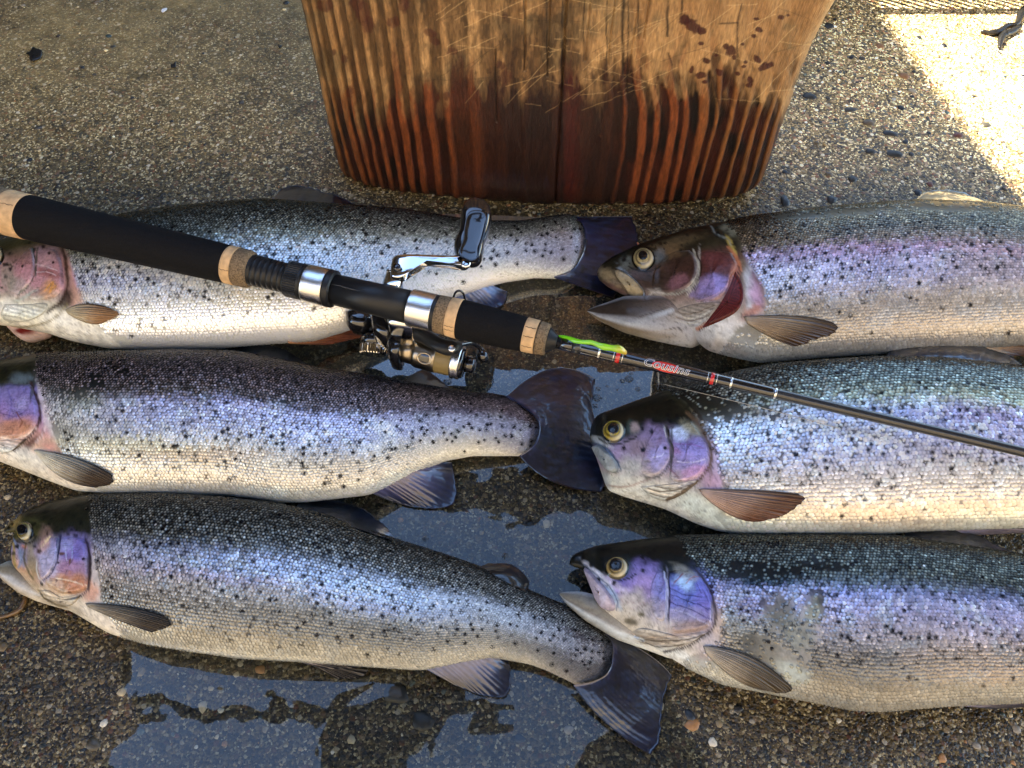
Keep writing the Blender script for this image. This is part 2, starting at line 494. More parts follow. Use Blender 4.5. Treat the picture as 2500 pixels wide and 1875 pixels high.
# 300 individual pebbles
peb_meshes = []
for ci in range(len(PEBC)):
    for k in range(2):
        Vp, F4, F3 = KINDS[(ci * 2 + k) % 10]
        c = np.tile(PEBC[ci] * 0.8, (len(Vp), 1)) * RNG.uniform(0.8, 1.2, (len(Vp), 1))
        o = mk('pebble', Vp, [F4, F3], M_PEB, ground, c)
        peb_meshes.append(o)
def visible_zone(px, py):
    ok = ((px > 1850) & (py < 470)) | (py > 1560) & (px < 1300) | ((py > 1730)) | ((px > 880) & (px < 1480) & (py > 1130) & (py < 1500)) \
        | ((px < 700) & (py < 480)) | ((px > 1150) & (px < 1480) & (py > 700) & (py < 1000)) | ((px < 60) & (py > 1150) & (py < 1300)) | ((px > 2000) & (py > 1740))
    return ok
cnt = 0
placed = []
named = [(2075, 268, 18, 9, 3), (2185, 375, 26, 12, 13), (2125, 370, 16, 10, 13), (1915, 490, 14, 20, 0), (2030, 487, 14, 12, 0),
         (2240, 470, 12, 10, 1), (1975, 235, 20, 12, 13), (2120, 300, 16, 12, 4), (1690, 1770, 22, 12, 10), (1685, 1745, 14, 16, 2), (1610, 1720, 12, 16, 8),
         (1802, 1730, 14, 10, 1), (1030, 1760, 34, 20, 0), (965, 1690, 40, 26, 0), (880, 1660, 24, 18, 13), (345, 1640, 10, 12, 5), (1760, 1640, 18, 14, 5),
         (2300, 1850, 12, 12, 10), (1740, 1812, 12, 10, 7), (2170, 325, 22, 10, 0), (2340, 330, 14, 9, 9), (2270, 450, 9, 9, 9)]
while cnt < 300:
    if cnt < len(named):
        x, y, rx, ry, ci = named[cnt]
    else:
        x, y = rand_ground(1); x = float(x[0]); y = float(y[0])
        if not visible_zone(x, y) or RNG.rand() > dens(np.array(x), np.array(y)): continue
        rx = 4.8 + RNG.exponential(2.8); ry = rx * RNG.uniform(0.6, 1.0); ci = RNG.choice(len(PEBC), p=PEBW)
    P = unproj(x, y, 0.0)
    d = proj(P)[2]
    s = d / FPX
    R = max(rx, ry) * s
    if cnt >= len(named) and any((P[0] - q[0]) ** 2 + (P[1] - q[1]) ** 2 < (R + q[2]) ** 2 * 0.8 for q in placed): continue
    placed.append((P[0], P[1], R))
    src = peb_meshes[ci * 2 + cnt % 2]
    if cnt < len(peb_meshes) and False: pass
    o = src.copy(); COL.objects.link(o); o.parent = ground
    o.location = (P[0], P[1], 0.0002)
    o.rotation_euler = (0, 0, RNG.uniform(-0.5, 0.5) if cnt < len(named) else RNG.uniform(0, 6.28))
    o.scale = (rx * s, ry * s * 1.2, min(rx, ry) * s * 0.55)
    cnt += 1
for o in peb_meshes:
    bpy.data.objects.remove(o)
# the rest of the gravel: one mesh
n = 24000
px = RNG.uniform(-100, 2600, n); py = RNG.uniform(-60, 1950, n)
keep = RNG.rand(n) < np.where((py < 430) & (px < 1000), 0.30, 1.0)
px = px[keep]; py = py[keep]; n = len(px)
P = unproj(px, py, np.zeros(n)); d = proj(P)[2]
r = (1.5 + RNG.exponential(1.15, n)) * d / FPX
seg = 6
ang = np.linspace(0, 2 * math.pi, seg, endpoint=False)[None, :] + RNG.uniform(-.4, .4, (n, seg))
ra = RNG.uniform(0.7, 1.15, (n, seg))
rot = RNG.uniform(0, 6.28, n)[:, None]; el = RNG.uniform(0.6, 1.0, n)[:, None]
lx = np.cos(ang) * ra; ly = np.sin(ang) * ra * el
cx = lx * np.cos(rot) - ly * np.sin(rot); cy = lx * np.sin(rot) + ly * np.cos(rot)
V = np.zeros((n, 2 * seg + 1, 3))
for k, (q, hh) in enumerate(((1.0, -0.1), (0.75, 0.26))):
    V[:, k * seg:(k + 1) * seg, 0] = P[:, None, 0] + cx * q * r[:, None]
    V[:, k * seg:(k + 1) * seg, 1] = P[:, None, 1] + cy * q * r[:, None]
    V[:, k * seg:(k + 1) * seg, 2] = hh * r[:, None]
V[:, 2 * seg, :2] = P[:, :2]; V[:, 2 * seg, 2] = 0.34 * r
base = (np.arange(n) * (2 * seg + 1))[:, None, None]
j = np.arange(seg)
F4 = (np.stack([j, (j + 1) % seg, seg + (j + 1) % seg, seg + j], -1)[None] + base).reshape(-1, 4)
F3 = (np.stack([seg + j, seg + (j + 1) % seg, np.full(seg, 2 * seg)], -1)[None] + base).reshape(-1, 3)
cc = np.array(PEBC)[RNG.choice(len(PEBC), n, p=PEBW)] * RNG.uniform(0.5, 1.15, (n, 1)) * np.array([1.0, .95, .80]) * (np.interp(P[:, 1], [.50, .62], [.58, 1.7]) * np.interp(P[:, 0], [.15, .42], [1.0, 2.0]))[:, None]  # far gravel paler as dry; right side paled further to brighten the sun patch
C = np.repeat(cc[:, None], 2 * seg + 1, 1).reshape(-1, 3)
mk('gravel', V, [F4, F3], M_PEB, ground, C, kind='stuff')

# ------------------------------------------------------------------ wooden block
def build_block():
    root = thing('wooden_block', 'tall weathered wooden block, tan above and soaked dark red-brown at its foot', 'chopping block')
    bot = [(826, 405), (824, 422), (838, 440), (862, 455), (900, 468), (953, 478), (1048, 490), (1175, 500), (1300, 508), (1420, 512),
           (1540, 511), (1640, 509), (1720, 503), (1790, 493), (1835, 480), (1858, 462), (1868, 440), (1872, 415), (1866, 395)]
    B = smooth_curve(np.array(bot, float), 620)
    G = unproj(B[:, 0], B[:, 1], 0.0)
    # resample evenly in world length
    Ls = np.concatenate([[0], np.cumsum(np.linalg.norm(np.diff(G, axis=0), axis=1))])
    nu = 640
    s = np.linspace(0, Ls[-1], nu)
    G = np.stack([np.interp(s, Ls, G[:, k]) for k in range(3)], -1)
    G[:, 1] += 0.002
    xb = proj(G)[0]                           # foot position of each grain column
    T = np.gradient(G, axis=0); T /= np.linalg.norm(T, axis=1)[:, None]
    Nn = np.stack([T[:, 1], -T[:, 0], np.zeros(nu)], -1)
    top = 0.255
    nz = 380
    zz = np.concatenate([[0.0], 0.0012 + (0.245 - 0.0012) * np.linspace(0, 1, nz - 12), np.linspace(0.246, top, 11)])
    Xb = np.broadcast_to(xb, (nz, nu)); Z = np.broadcast_to(zz[:, None], (nz, nu))
    P0 = G[None] + np.stack([np.zeros_like(Z), np.zeros_like(Z), Z], -1)
    PX, PY, _ = proj(P0)
    # growth-ring stripes: columns warped a little with height
    wv = (fbm(Xb / 90.0, Z * 5, 3) - 0.5) * 16 + (fbm(Xb / 500.0, Z * 14, 8) - 0.5) * 18
    kn = np.exp(-(((PX - 1640) / 150) ** 2 + ((PY - 150) / 90) ** 2))      # knot bends the grain
    q = Xb + wv + kn * 40 + 6 * (fbm(Xb / 30.0, Z * 12, 4) - .5)
    per = np.interp(Xb[0], [820, 1000, 1180, 1400, 1500, 1700, 1860], [21, 27, 60, 60, 36, 33, 24])
    ph = np.concatenate([[0], np.cumsum(np.diff(xb) / per[1:])])
    phase = np.interp(q.ravel(), xb, ph).reshape(q.shape)
    cellid = np.floor(phase)
    fr = phase - cellid
    wid = 0.42 + 0.40 * (_hash(cellid, cellid * 0, 5) - 0.5)
    stripe = sstep(0, 0.16, fr) * (1 - sstep(wid, wid + 0.16, fr))
    groove = np.interp(Xb, [820, 1000, 1090, 1200, 1440, 1500, 1600, 1870], [1, 1, .9, 0.5, 0.45, .95, 1, 1])
    wet_y = 235 + 60 * (fbm(PX / 70, PX * 0, 21) - .5) + 90 * (fbm(PX / 24, PY / 200, 22) - 0.5) \
        + np.interp(PX, [700, 900, 1100, 1250, 1400, 1500, 1600, 1750, 1900], [70, 60, 20, -10, -25, -30, 0, 20, 60])
    wet = np.clip(sstep(-85, 60, PY - wet_y + 60 * (fbm(PX / 12, PY / 40, 23) - .5)) + .6 * sstep(.50, .66, fbm(PX / 30, PY / 90, 24)) * sstep(-200, -60, PY - wet_y), 0, 1)
    disp = -0.0014 * (1 - stripe) * groove * np.where(PX > 1400, wet, 1.0)
    disp += 0.0012 * (fbm(Xb / 14, Z * 60, 31) - .5)
    # long checks
    for cx, w, y0, y1, dp in ((1372, 2.6, -400, 520, .004), (1335, 1.6, -400, 190, .002), (1281, 1.6, -300, 175, .002), (1425, 1.2, -400, 150, .0015),
                              (1480, 1.4, -300, 160, .0018), (1556, 1.4, -300, 95, .002), (1210, 1.3, 120, 300, .0015), (1531, 1.2, -300, 230, .0012)):
        xx = np.interp(cx, PX[nz // 2], xb) + 3 * (fbm(Z * 40, Z * 0, int(cx)) - .5)
        g = np.exp(-((Xb - xx) / (w * 1.1)) ** 2) * (PY > y0) * (PY < y1)
        disp -= dp * g
    # worn foot
    foot = np.exp(-Z / 0.006) * 0.004
    disp -= foot * (0.6 + 0.8 * fbm(Xb / 40, Z * 0, 40))
    lean = 0.010 * sstep(0.08, 0.26, Z) * sstep(1780, 1870, Xb) * (1 + 0.6 * np.sin(Z * 40))
    P = P0 + Nn[None] * (disp + lean)[..., None]
    # colours
    tan_, tan2, grey = lin('a07440'), lin('b88c54'), lin('746240')
    dark, wetd, wetm, wetl = lin('3a2712'), lin('1e0c05'), lin('5a2008'), lin('a85212')
    n1 = fbm(PX / 60, PY / 130, 50); n2 = fbm(PX / 9, PY / 26, 51); n3 = fbm(PX / 4, PY / 10, 52)
    def M(t, a, b): return a * (1 - t[..., None]) + b * t[..., None]
    base = M(sstep(.3, .7, n1), np.broadcast_to(tan_, P.shape), np.broadcast_to(tan2, P.shape))
    base = M(sstep(.52, .72, fbm(PX / 80, PY / 70, 53)) * .65, base, np.broadcast_to(grey, P.shape))
    mott = (.55 * sstep(.46, .66, fbm(PX / 22, PY / 120, 54)) + .45 * sstep(.48, .60, fbm(PX / 10, PY / 22, 57))) * np.interp(PX, [700, 1050, 1400, 1560, 2000], [.45, .85, .75, .25, .25])
    base = M(mott, base, np.broadcast_to(dark, P.shape))
    dkst = (1 - stripe) * groove * np.where(PX > 1450, np.clip(wet + sstep(150, 210, PY) * .2, 0, 1), 1.0)
    dry = M(dkst * .80, base, np.broadcast_to(lin('402a10'), P.shape))
    red = M(sstep(.4, .7, fbm(PX / 50, PY / 60, 56)), np.broadcast_to(wetm, P.shape), np.broadcast_to(wetd, P.shape))
    orange = np.interp(PX, [800, 1000, 1150, 1250, 1500, 1600, 1750, 1870], [1, .95, .8, .4, .65, .95, 1.0, .8])
    lit = M(sstep(.35, .65, n2), np.broadcast_to(wetl, P.shape), np.broadcast_to(lin('8c440e'), P.shape))
    lit = M(sstep(900, 780, PX) * .5 + sstep(1650, 1800, PX) * .55, lit, np.broadcast_to(lin('b07a34'), P.shape))
    lit = M(np.clip(orange * 1.0, 0, 1) * sstep(.25, .45, n1 * .5 + n2 * .5 + .12), red, lit)
    wetc = M((1 - stripe) * groove, lit, red * 0.55)
    wetc = M(sstep(1080, 1230, PX) * sstep(1560, 1470, PX) * .85, wetc * .6, np.broadcast_to(lin('1c0b05'), P.shape) * (.5 + fbm(PX / 30, PY / 60, 90))[..., None])
    wetc = M(np.exp(-((PX - 1392) / 22) ** 2) * .6, wetc, np.broadcast_to(lin('4a0f06'), P.shape))
    c = M(wet * np.interp(PX, [700, 850, 1000, 2000], [.75, .9, 1, 1]), dry, wetc)
    c *= (0.72 + 0.56 * n3)[..., None]
    # scratches on the pale face
    for k in range(70):
        x0 = random.uniform(1060, 1560) if k < 45 else random.uniform(1500, 1950); y0 = random.uniform(0, 260)
        a = random.uniform(-0.9, -0.3) if k % 3 else random.uniform(-.1, .3); ln = random.uniform(20, 90)
        u = (PX - x0) * math.cos(a) + (PY - y0) * math.sin(a); v_ = -(PX - x0) * math.sin(a) + (PY - y0) * math.cos(a)
        m_ = np.exp(-(v_ / 1.0) ** 2) * (np.abs(u) < ln) * (1 - wet * .6)
        c = M(m_ * .5, c, np.broadcast_to(lin('d9b478') if k % 4 else lin('3a2a14'), P.shape))
    # cracks
    for cx, w, y0, y1 in ((1372, 3.2, -400, 520), (1335, 1.8, -400, 190), (1281, 1.8, -300, 175), (1425, 1.5, -400, 150), (1480, 1.6, -300, 160),
                          (1556, 1.8, -300, 95), (1210, 1.5, 120, 300), (1518, 4.5, -300, 260), (1531, 1.5, -300, 250), (1625, 3.5, -400, 90), (1660, 3, -400, 60)):
        xx = cx + 6 * (fbm(PY / 40, PY * 0, int(cx)) - .5) + (PY - 250) * (-0.004 * (cx - 1372) / 50)
        g = np.exp(-((PX - xx) / w) ** 2) * (PY > y0) * (PY < y1) * (0.5 + 0.5 * sstep(.3, .5, fbm(PX / 5, PY / 40, 77)))
        c = M(np.clip(g, 0, 1) * .9, c, np.broadcast_to(lin('140a04'), P.shape))
    # knot
    for (x0, y0, x1, y1) in ((1811, 10, 1800, 55), (1800, 55, 1757, 58), (1800, 55, 1800, 135), (1740, 190, 1760, 280), (1632, 130, 1640, 160)):
        t = np.clip(((PX - x0) * (x1 - x0) + (PY - y0) * (y1 - y0)) / ((x1 - x0) ** 2 + (y1 - y0) ** 2), 0, 1)
        dd = np.hypot(PX - x0 - t * (x1 - x0) + 4 * (n3 - .5), PY - y0 - t * (y1 - y0))
        c = M(np.exp(-(dd / 2.2) ** 2) * .85, c, np.broadcast_to(lin('2a1206'), P.shape))
    # dried blood spots
    for (x, y, rx, ry, an) in ((1690, 62, 26, 15, .7), (1712, 75, 12, 10, 0), (1672, 48, 14, 14, 0), (1847, 47, 8, 4, 0), (1907, 42, 10, 6, 0), (1924, 37, 5, 3, 0), (1841, 88, 7, 5, 0),
                              (1853, 72, 10, 7, .3), (1711, 106, 7, 5, 0), (1772, 113, 7, 9, .3), (1784, 125, 12, 15, .5), (1813, 108, 5, 4, 0), (1749, 136, 5, 4, 0),
                              (1724, 149, 10, 7, .4), (1793, 141, 6, 6, 0), (1849, 144, 8, 12, -.6), (1865, 163, 16, 9, -.5), (1881, 158, 11, 7, -.5), (1711, 184, 17, 9, -.2),
                              (1689, 170, 5, 11, .3), (1801, 180, 7, 5, 0), (1816, 162, 7, 4, 0), (1820, 151, 6, 5, 0), (1720, 200, 8, 5, 0), (1831, 196, 8, 9, 0), (1829, 208, 9, 7, 0),
                              (1757, 178, 9, 9, 0), (885, 35, 16, 28, 0), (900, 62, 14, 22, .2), (1050, 82, 16, 9, .5), (1062, 104, 14, 8, .4), (1105, 128, 14, 9, 0),
                              (1232, 40, 8, 6, .3), (1222, 160, 13, 10, .5), (852, 225, 10, 14, 0), (1090, 235, 8, 12, 0), (1234, 190, 15, 20, 0), (815, 128, 6, 8, 0), (840, 145, 9, 12, 0),
                              (792, 15, 22, 16, 0), (868, 10, 18, 18, 0), (985, 15, 14, 18, 0), (960, 55, 18, 14, .3)):
        u = (PX - x) * math.cos(an) + (PY - y) * math.sin(an); v_ = -(PX - x) * math.sin(an) + (PY - y) * math.cos(an)
        m_ = 1 - sstep(.8, 1.15, np.hypot(u / rx, v_ / ry) + .7 * (fbm(PX / 7, PY / 7, 61) - .5))
        c = M(m_ * (.9 if x > 1600 else .6), c, np.broadcast_to(lin('3d0c07') if x > 1200 else lin('4a1408'), P.shape))
    lum = c.mean(-1, keepdims=True); c = lum + (c - lum) * .88
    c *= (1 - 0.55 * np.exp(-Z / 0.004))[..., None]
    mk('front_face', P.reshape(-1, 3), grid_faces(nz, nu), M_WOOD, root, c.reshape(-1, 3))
    # sides, back and top
    e0, e1 = G[0], G[-1]
    Bk = np.array([e1, e1 + [0.003, .03, 0], e1 + [-.010, .08, 0], e1 + [-.04, .105, 0], (e0 + e1) / 2 + [0, .125, 0], e0 + [.04, .105, 0], e0 + [.010, .08, 0], e0 + [-.003, .03, 0], e0])
    Bk = smooth_curve(Bk, 90)
    zs = np.linspace(0, top, 40)
    V = np.stack([Bk[None, :, 0] + 0 * zs[:, None], Bk[None, :, 1] + 0 * zs[:, None], 0 * Bk[None, :, 0] + zs[:, None]], -1)
    st = 0.5 + 0.5 * np.sin(np.arange(90) * 1.3)
    cb = lin('9a6c34')[None, None] * (0.45 + .6 * st[None, :, None]) * (0.5 + fbm(np.arange(90)[None] / 4.0, zs[:, None] * 30, 9)[..., None])
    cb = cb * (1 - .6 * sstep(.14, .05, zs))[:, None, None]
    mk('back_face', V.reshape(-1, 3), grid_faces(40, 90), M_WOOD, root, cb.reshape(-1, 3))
    ring = np.vstack([P[-1, ::8], V[-1, ::6]])
    ctr = ring.mean(0)
    V = np.vstack([ctr[None]] + [ctr + (ring - ctr) * q for q in (.25, .5, .75, 1.0)])
    V[1:, 2] += 0; m_ = len(ring)
    jj = np.arange(m_)
    Fs = [np.stack([np.zeros(m_, int), 1 + jj, 1 + (jj + 1) % m_], -1), grid_faces(4, m_, True) + 1]
    ct = np.repeat(lin('a87c42')[None], len(V), 0) * RNG.uniform(.7, 1.1, (len(V), 1))
    mk('top_face', V, Fs, M_WOOD, root, ct)
build_block()

# ------------------------------------------------------------------ trout
def pl(pts, x, k=0):
    p = np.array(sorted(pts), float)
    return np.interp(x, p[:, 0], p[:, 1])

def outline(pts):
    p = np.array(pts, float)
    xs = np.arange(p[0, 0], p[-1, 0] + .5, 2.0)
    ys = np.interp(xs, p[:, 0], p[:, 1])
    w = 7
    pad = np.concatenate([2 * ys[0] - ys[w:0:-1], ys, 2 * ys[-1] - ys[-2:-w - 2:-1]])
    ker = np.hanning(2 * w + 3)[1:-1]; ker /= ker.sum()
    sm = np.convolve(pad, ker, 'same')[w:-w]
    t = np.clip(np.minimum(xs - xs[0], xs[-1] - xs) / 24.0, 0, 1)
    ys = ys * (1 - t) + sm * t
    return xs, ys

class Loft:
    """A rounded body lying on the ground: at every station an ellipse sized so that it
    fills the measured outline, resting at height z0."""
    def __init__(s, up, lo, kk, zz, ns=300):
        s.ux, s.uy = outline(up); s.lx, s.ly = outline(lo)
        pa, pb = max(up[0][0], lo[0][0]), min(up[-1][0], lo[-1][0])
        t = np.linspace(0, 1, ns)
        # finer stations near the ends
        t = t + 0.06 * np.sin(2 * np.pi * t) * -1
        px = pa + (pb - pa) * t
        s.px = px
        k = pl(kk, px); z0 = pl(zz, px)
        ymid = (np.interp(px, s.ux, s.uy) + np.interp(px, s.lx, s.ly)) / 2
        X = unproj(px, ymid, z0 + 0.008)[..., 0]
        zt = np.full(ns, .02); zb = np.full(ns, .015)
        yu = ymid.copy(); yl = ymid.copy()
        for it in range(40):
            for which in (0, 1):
                py = yu if which == 0 else yl
                zc_ = zt if which == 0 else zb
                _, dy, dz = rayd(px, py)
                tt = (zc_ - H) / dz
                pxx = CXP + FPX * X / tt
                if which == 0: yu = np.interp(pxx, s.ux, s.uy)
                else: yl = np.interp(pxx, s.lx, s.ly)
            yl = np.maximum(yl, yu + 1.0)
            _, d1y, d1z = rayd(px, yu); _, d2y, d2z = rayd(px, yl)
            m1 = np.hypot(d1y, d1z); m2 = np.hypot(d2y, d2z)
            n1y, n1z = d1z / m1, -d1y / m1; n2y, n2z = d2z / m2, -d2y / m2
            c1 = n1z * H - n1z * z0; c2 = n2z * H - n2z * z0
            S1 = np.sqrt(n1y ** 2 + k * k * n1z ** 2); S2 = np.sqrt(n2y ** 2 + k * k * n2z ** 2)
            # n1y*yc + (n1z*k - S1)*a = c1 ; n2y*yc + (n2z*k + S2)*a = c2
            A, B, C, D = n1y, n1z * k - S1, n2y, n2z * k + S2
            det = A * D - B * C
            yc = (c1 * D - B * c2) / det
            a = np.maximum((A * c2 - C * c1) / det, 2e-4)
            zc = k * a + z0
            zt = zc - (k * a) ** 2 * n1z / (S1 * a); zb = zc + (k * a) ** 2 * n2z / (S2 * a)
            X = .5 * X + .5 * unproj(px, (yu + yl) / 2, zc)[..., 0]
        s.X, s.yc, s.a, s.b, s.zc, s.k = X, yc, a, k * a, zc, k
        # smooth the section sizes along the body
        for nm in ('yc', 'a', 'b', 'zc'):
            v = getattr(s, nm)
            for _ in range(3):
                w0 = v.copy(); v[9:-9] = (0.25 * w0[:-2] + 0.5 * w0[1:-1] + 0.25 * w0[2:])[8:-8]
    def at(s, X, phi):
        o = np.argsort(s.X); f = lambda v: np.interp(X, s.X[o], v[o])
        yc, a, b, zc = f(s.yc), f(s.a), f(s.b), f(s.zc)
        return np.stack([X + 0 * phi, yc + a * np.cos(phi), zc + b * np.sin(phi)], -1)
    def mesh(s, m=88):
        phi = np.linspace(0, 2 * np.pi, m, endpoint=False)
        V = np.stack([np.broadcast_to(s.X[:, None], (len(s.X), m)), s.yc[:, None] + s.a[:, None] * np.cos(phi),
                      s.zc[:, None] + s.b[:, None] * np.sin(phi)], -1)
        n = len(s.X)
        F = grid_faces(n, m, True)
        V = V.reshape(-1, 3)
        caps = np.array([[s.X[0], s.yc[0], s.zc[0]], [s.X[-1], s.yc[-1], s.zc[-1]]])
        j = np.arange(m); b0 = n * m
        F3 = np.concatenate([np.stack([j, (j + 1) % m, np.full(m, b0)], -1), np.stack([(n - 1) * m + j, (n - 1) * m + (j + 1) % m, np.full(m, b0 + 1)], -1)])
        return np.concatenate([V, caps]), [F, F3]

def bands(tab, v):
    p = np.array([t[0] for t in tab]); c = np.array([lin(t[1]) for t in tab])
    return np.stack([np.interp(v, p, c[:, k]) for k in range(3)], -1)

class Fish:
    def __init__(s, d):
        s.d = d
        s.root = thing('rainbow_trout', d['label'], 'fish', group='trout laid out on the wet concrete')
        s.L = Loft(d['up'], d['lo'], d['k'], d['z'], 400)
        s.V, s.F = s.L.mesh(150)
        tri = []
        for f in s.F: tri += [tuple(r) for r in f.tolist()]
        s.bvh = BVHTree.FromPolygons([tuple(v) for v in s.V.tolist()], tri)
        s.seed = d['seed']
    def v(s, px, py):
        u = np.interp(px, s.L.ux, s.L.uy); l = np.interp(px, s.L.lx, s.L.ly)
        fl = d_lo = s.d.get('fulllo')
        if fl: l = pl(fl, px)
        return np.clip((py - u) / np.maximum(l - u, 2), 0, 1)
    def xl(s, py): return pl(s.d['xl'], py)
    def color(s, px, py, skin=False):
        d = s.d; sd = s.seed
        v = s.v(px, py)
        vn = np.clip(v + 0.05 * (fbm(px / 60, py / 25, sd) - .5) + .03 * (fbm(px / 14, py / 10, sd + 3) - .5), 0, 1)
        T = d['bands']
        xs = np.array([t[0] for t in T], float)
        cs = [bands(t[1], vn) for t in T]
        c = cs[0]
        for i in range(1, len(cs)):
            w = sstep(xs[i - 1], xs[i], px)[..., None]
            c = c * (1 - w) + cs[i] * w
        hw = sstep(-6, 6, s.xl(py) - px)
        hc = bands(d['head'], vn)
        c = c * (1 - hw[..., None]) + hc * hw[..., None]
        # soft blotches of other tints on the flank
        n = fbm(px / 120, py / 40, sd + 9)
        c = c * (0.86 + 0.28 * n)[..., None]
        n = sstep(.56, .72, fbm(px / 45, py / 28, sd + 12)) * (1 - hw)
        c = c * (1 - .5 * n[..., None]) + lin(d.get('blotch', 'd8dce0')) * np.clip(c.max(-1) * 1.3, 0, 1)[..., None] * .5 * n[..., None]
        lum_ = c.mean(-1, keepdims=True); bel = sstep(.55, .72, v); c = lum_ * (1 + .10 * bel[..., None]) + (c - lum_) * (1 - (.24 + .48 * bel) * (1 - hw))[..., None]
        mid = sstep(.28, .4, v) * (1 - sstep(.6, .7, v)) * (1 - hw); c = c * (1 - .24 * mid[..., None]) + np.array([.66, .72, .80]) * .24 * mid[..., None]
        c = c * (1 - .0) * (np.array([1.06, 1.07, .97]) * (1 - hw)[..., None] + hw[..., None])
        for bl in d['blobs']:
            x, y, rx, ry, an, col, st = bl[:7]
            soft = bl[7] if len(bl) > 7 else (.30 if rx < 9 else .55)
            u = (px - x) * math.cos(an) + (py - y) * math.sin(an); w_ = -(px - x) * math.sin(an) + (py - y) * math.cos(an)
            r = np.hypot(u / rx, w_ / ry) + (.5 if rx < 9 else .95) * (fbm(px / (rx * .4 + 4), py / (ry * .4 + 4), sd + 20) - .5)
            m_ = (1 - sstep(1 - soft, 1 + soft, r)) * st
            cl = lin(col); cl = cl.mean() + (cl - cl.mean()) * (.78 if rx >= 9 else 1)
            c = c * (1 - m_[..., None]) + cl * m_[..., None]
        for st in d.get('strokes', ()):
            pts, wd, col, k = st[:4]
            dd = np.full(px.shape, 1e9)
            jx = px + 5 * (fbm(px / 14, py / 14, sd + 50) - .5); jy = py + 5 * (fbm(px / 14, py / 14, sd + 51) - .5)
            cv = smooth_curve(np.array(pts, float), max(8, 4 * len(pts)))
            for (x0, y0), (x1, y1) in zip(cv[:-1], cv[1:]):
                t = np.clip(((jx - x0) * (x1 - x0) + (jy - y0) * (y1 - y0)) / ((x1 - x0) ** 2 + (y1 - y0) ** 2 + 1e-9), 0, 1)
                dd = np.minimum(dd, np.hypot(jx - x0 - t * (x1 - x0), jy - y0 - t * (y1 - y0)))
            m_ = (1 - sstep(wd * .35, wd * .85 + .8, dd)) * k
            c = c * (1 - m_[..., None]) + lin(col) * m_[..., None]
        # fine veins and creases of the head skin
        r1 = np.abs(fbm(px / 26, py / 14, sd + 60) - .5); r2 = np.abs(fbm(px / 12, py / 18, sd + 61) - .5)
        vein = (1 - sstep(.0, .030, r1)) * .38 + (1 - sstep(0, .022, r2)) * .26
        c = c * (1 - hw * vein)[..., None]
        return c
    def spots(s):
        d = s.d; rs = np.random.RandomState(s.seed)
        out = []
        x0, x1 = s.L.ux[0], min(s.L.ux[-1], 2560)
        for px in rs.uniform(max(x0, -40), x1, 5200):
            vv = rs.uniform(0.05, .92)
            u = np.interp(px, s.L.ux, s.L.uy); l = np.interp(px, s.L.lx, s.L.ly)
            py = u + vv * (l - u)
            if px < s.xl(py) + 4: continue
            dn = .42 * pl(d['spot'], vv) * pl(d.get('spotx', [(0, 1)]), px)
            if rs.rand() > dn * (l - u) / 420: continue
            if any((px - q[0]) ** 2 + (py - q[1]) ** 2 < 90 for q in out[-260:]): continue
            out.append((px, py, rs.uniform(4.2, 7.6)))
        return out
    def hit(s, px, py, off=0.0):
        """point of the body surface seen at a pixel, lifted along the normal"""
        px = np.atleast_1d(np.asarray(px, float)); py = np.atleast_1d(np.asarray(py, float))
        dx, dy, dz = rayd(px, py)
        P = np.zeros(px.shape + (3,)); N = np.zeros_like(P); ok = np.zeros(px.shape, bool)
        for i in range(px.size):
            dv = Vector((dx.flat[i], dy.flat[i], dz.flat[i])).normalized()
            h = s.bvh.ray_cast(Vector((0, 0, H)), dv)
            if h[0] is not None:
                n = h[1] if h[1].dot(dv) < 0 else -h[1]
                P.reshape(-1, 3)[i] = h[0]; N.reshape(-1, 3)[i] = n; ok.flat[i] = True
        return P, N, ok
    def patch(s, name, poly, off, mat_, rings=12, nb=64, prof=None, colf=None, parent=None, label=None, wave=0.0):
        P = np.array(poly, float)
        Bd = smooth_curve(np.vstack([P, P[:1]]), nb + 1)[:-1]
        ctr = Bd.mean(0)
        r = np.linspace(0, 1, rings + 1)[1:]
        Q = ctr[None, None] + (Bd[None] - ctr) * r[:, None, None]
        Q = np.vstack([ctr[None], Q.reshape(-1, 2)])
        rr = np.concatenate([[0], np.repeat(r, nb)])
        W, N, ok = s.hit(Q[:, 0], Q[:, 1])
        if not ok.any():
            print('PATCH MISS', name, s.seed); return None
        if not ok.all():
            zf = W[ok, 2].min() if ok.any() else .01
            bad = ~ok
            g = np.array([np.argmin(np.hypot(*(Q[ok] - q).T)) for q in Q[bad]]) if ok.any() else None
            W[bad] = unproj(Q[bad, 0], Q[bad, 1], W[ok][g, 2]); N[bad] = N[ok][g]
        # soften normals to one direction so rims stay clean
        Nm = N * .5 + N.mean(0) * .5; Nm /= np.linalg.norm(Nm, axis=1)[:, None]
        h = prof(rr) if prof else (1 - sstep(.86, 1.0, rr)) * 1.0 + sstep(.86, 1, rr) * -0.25
        ang = np.arctan2(Q[:, 1] - ctr[1], Q[:, 0] - ctr[0])
        post = .25 + .75 * sstep(-.35, .55, np.cos(ang - .25)) if name in ('gill_cover', 'cheek_plate') else 1.0
        h = h * off * post
        if wave: h = h + wave * (fbm(Q[:, 0] / 13, Q[:, 1] / 13, s.seed + 60) - .5) * sstep(0, .25, rr) * (rr < .99)
        Vp = W + Nm * h[:, None]
        j = np.arange(nb)
        F3 = np.stack([np.zeros(nb, int), 1 + j, 1 + (j + 1) % nb], -1)
        F4 = grid_faces(rings, nb, True) + 1
        c = colf(Q[:, 0], Q[:, 1], rr, ang) if colf else s.color(Q[:, 0], Q[:, 1])
        return mk(name, Vp, [F3, F4], mat_, parent or s.root, c, label=label)

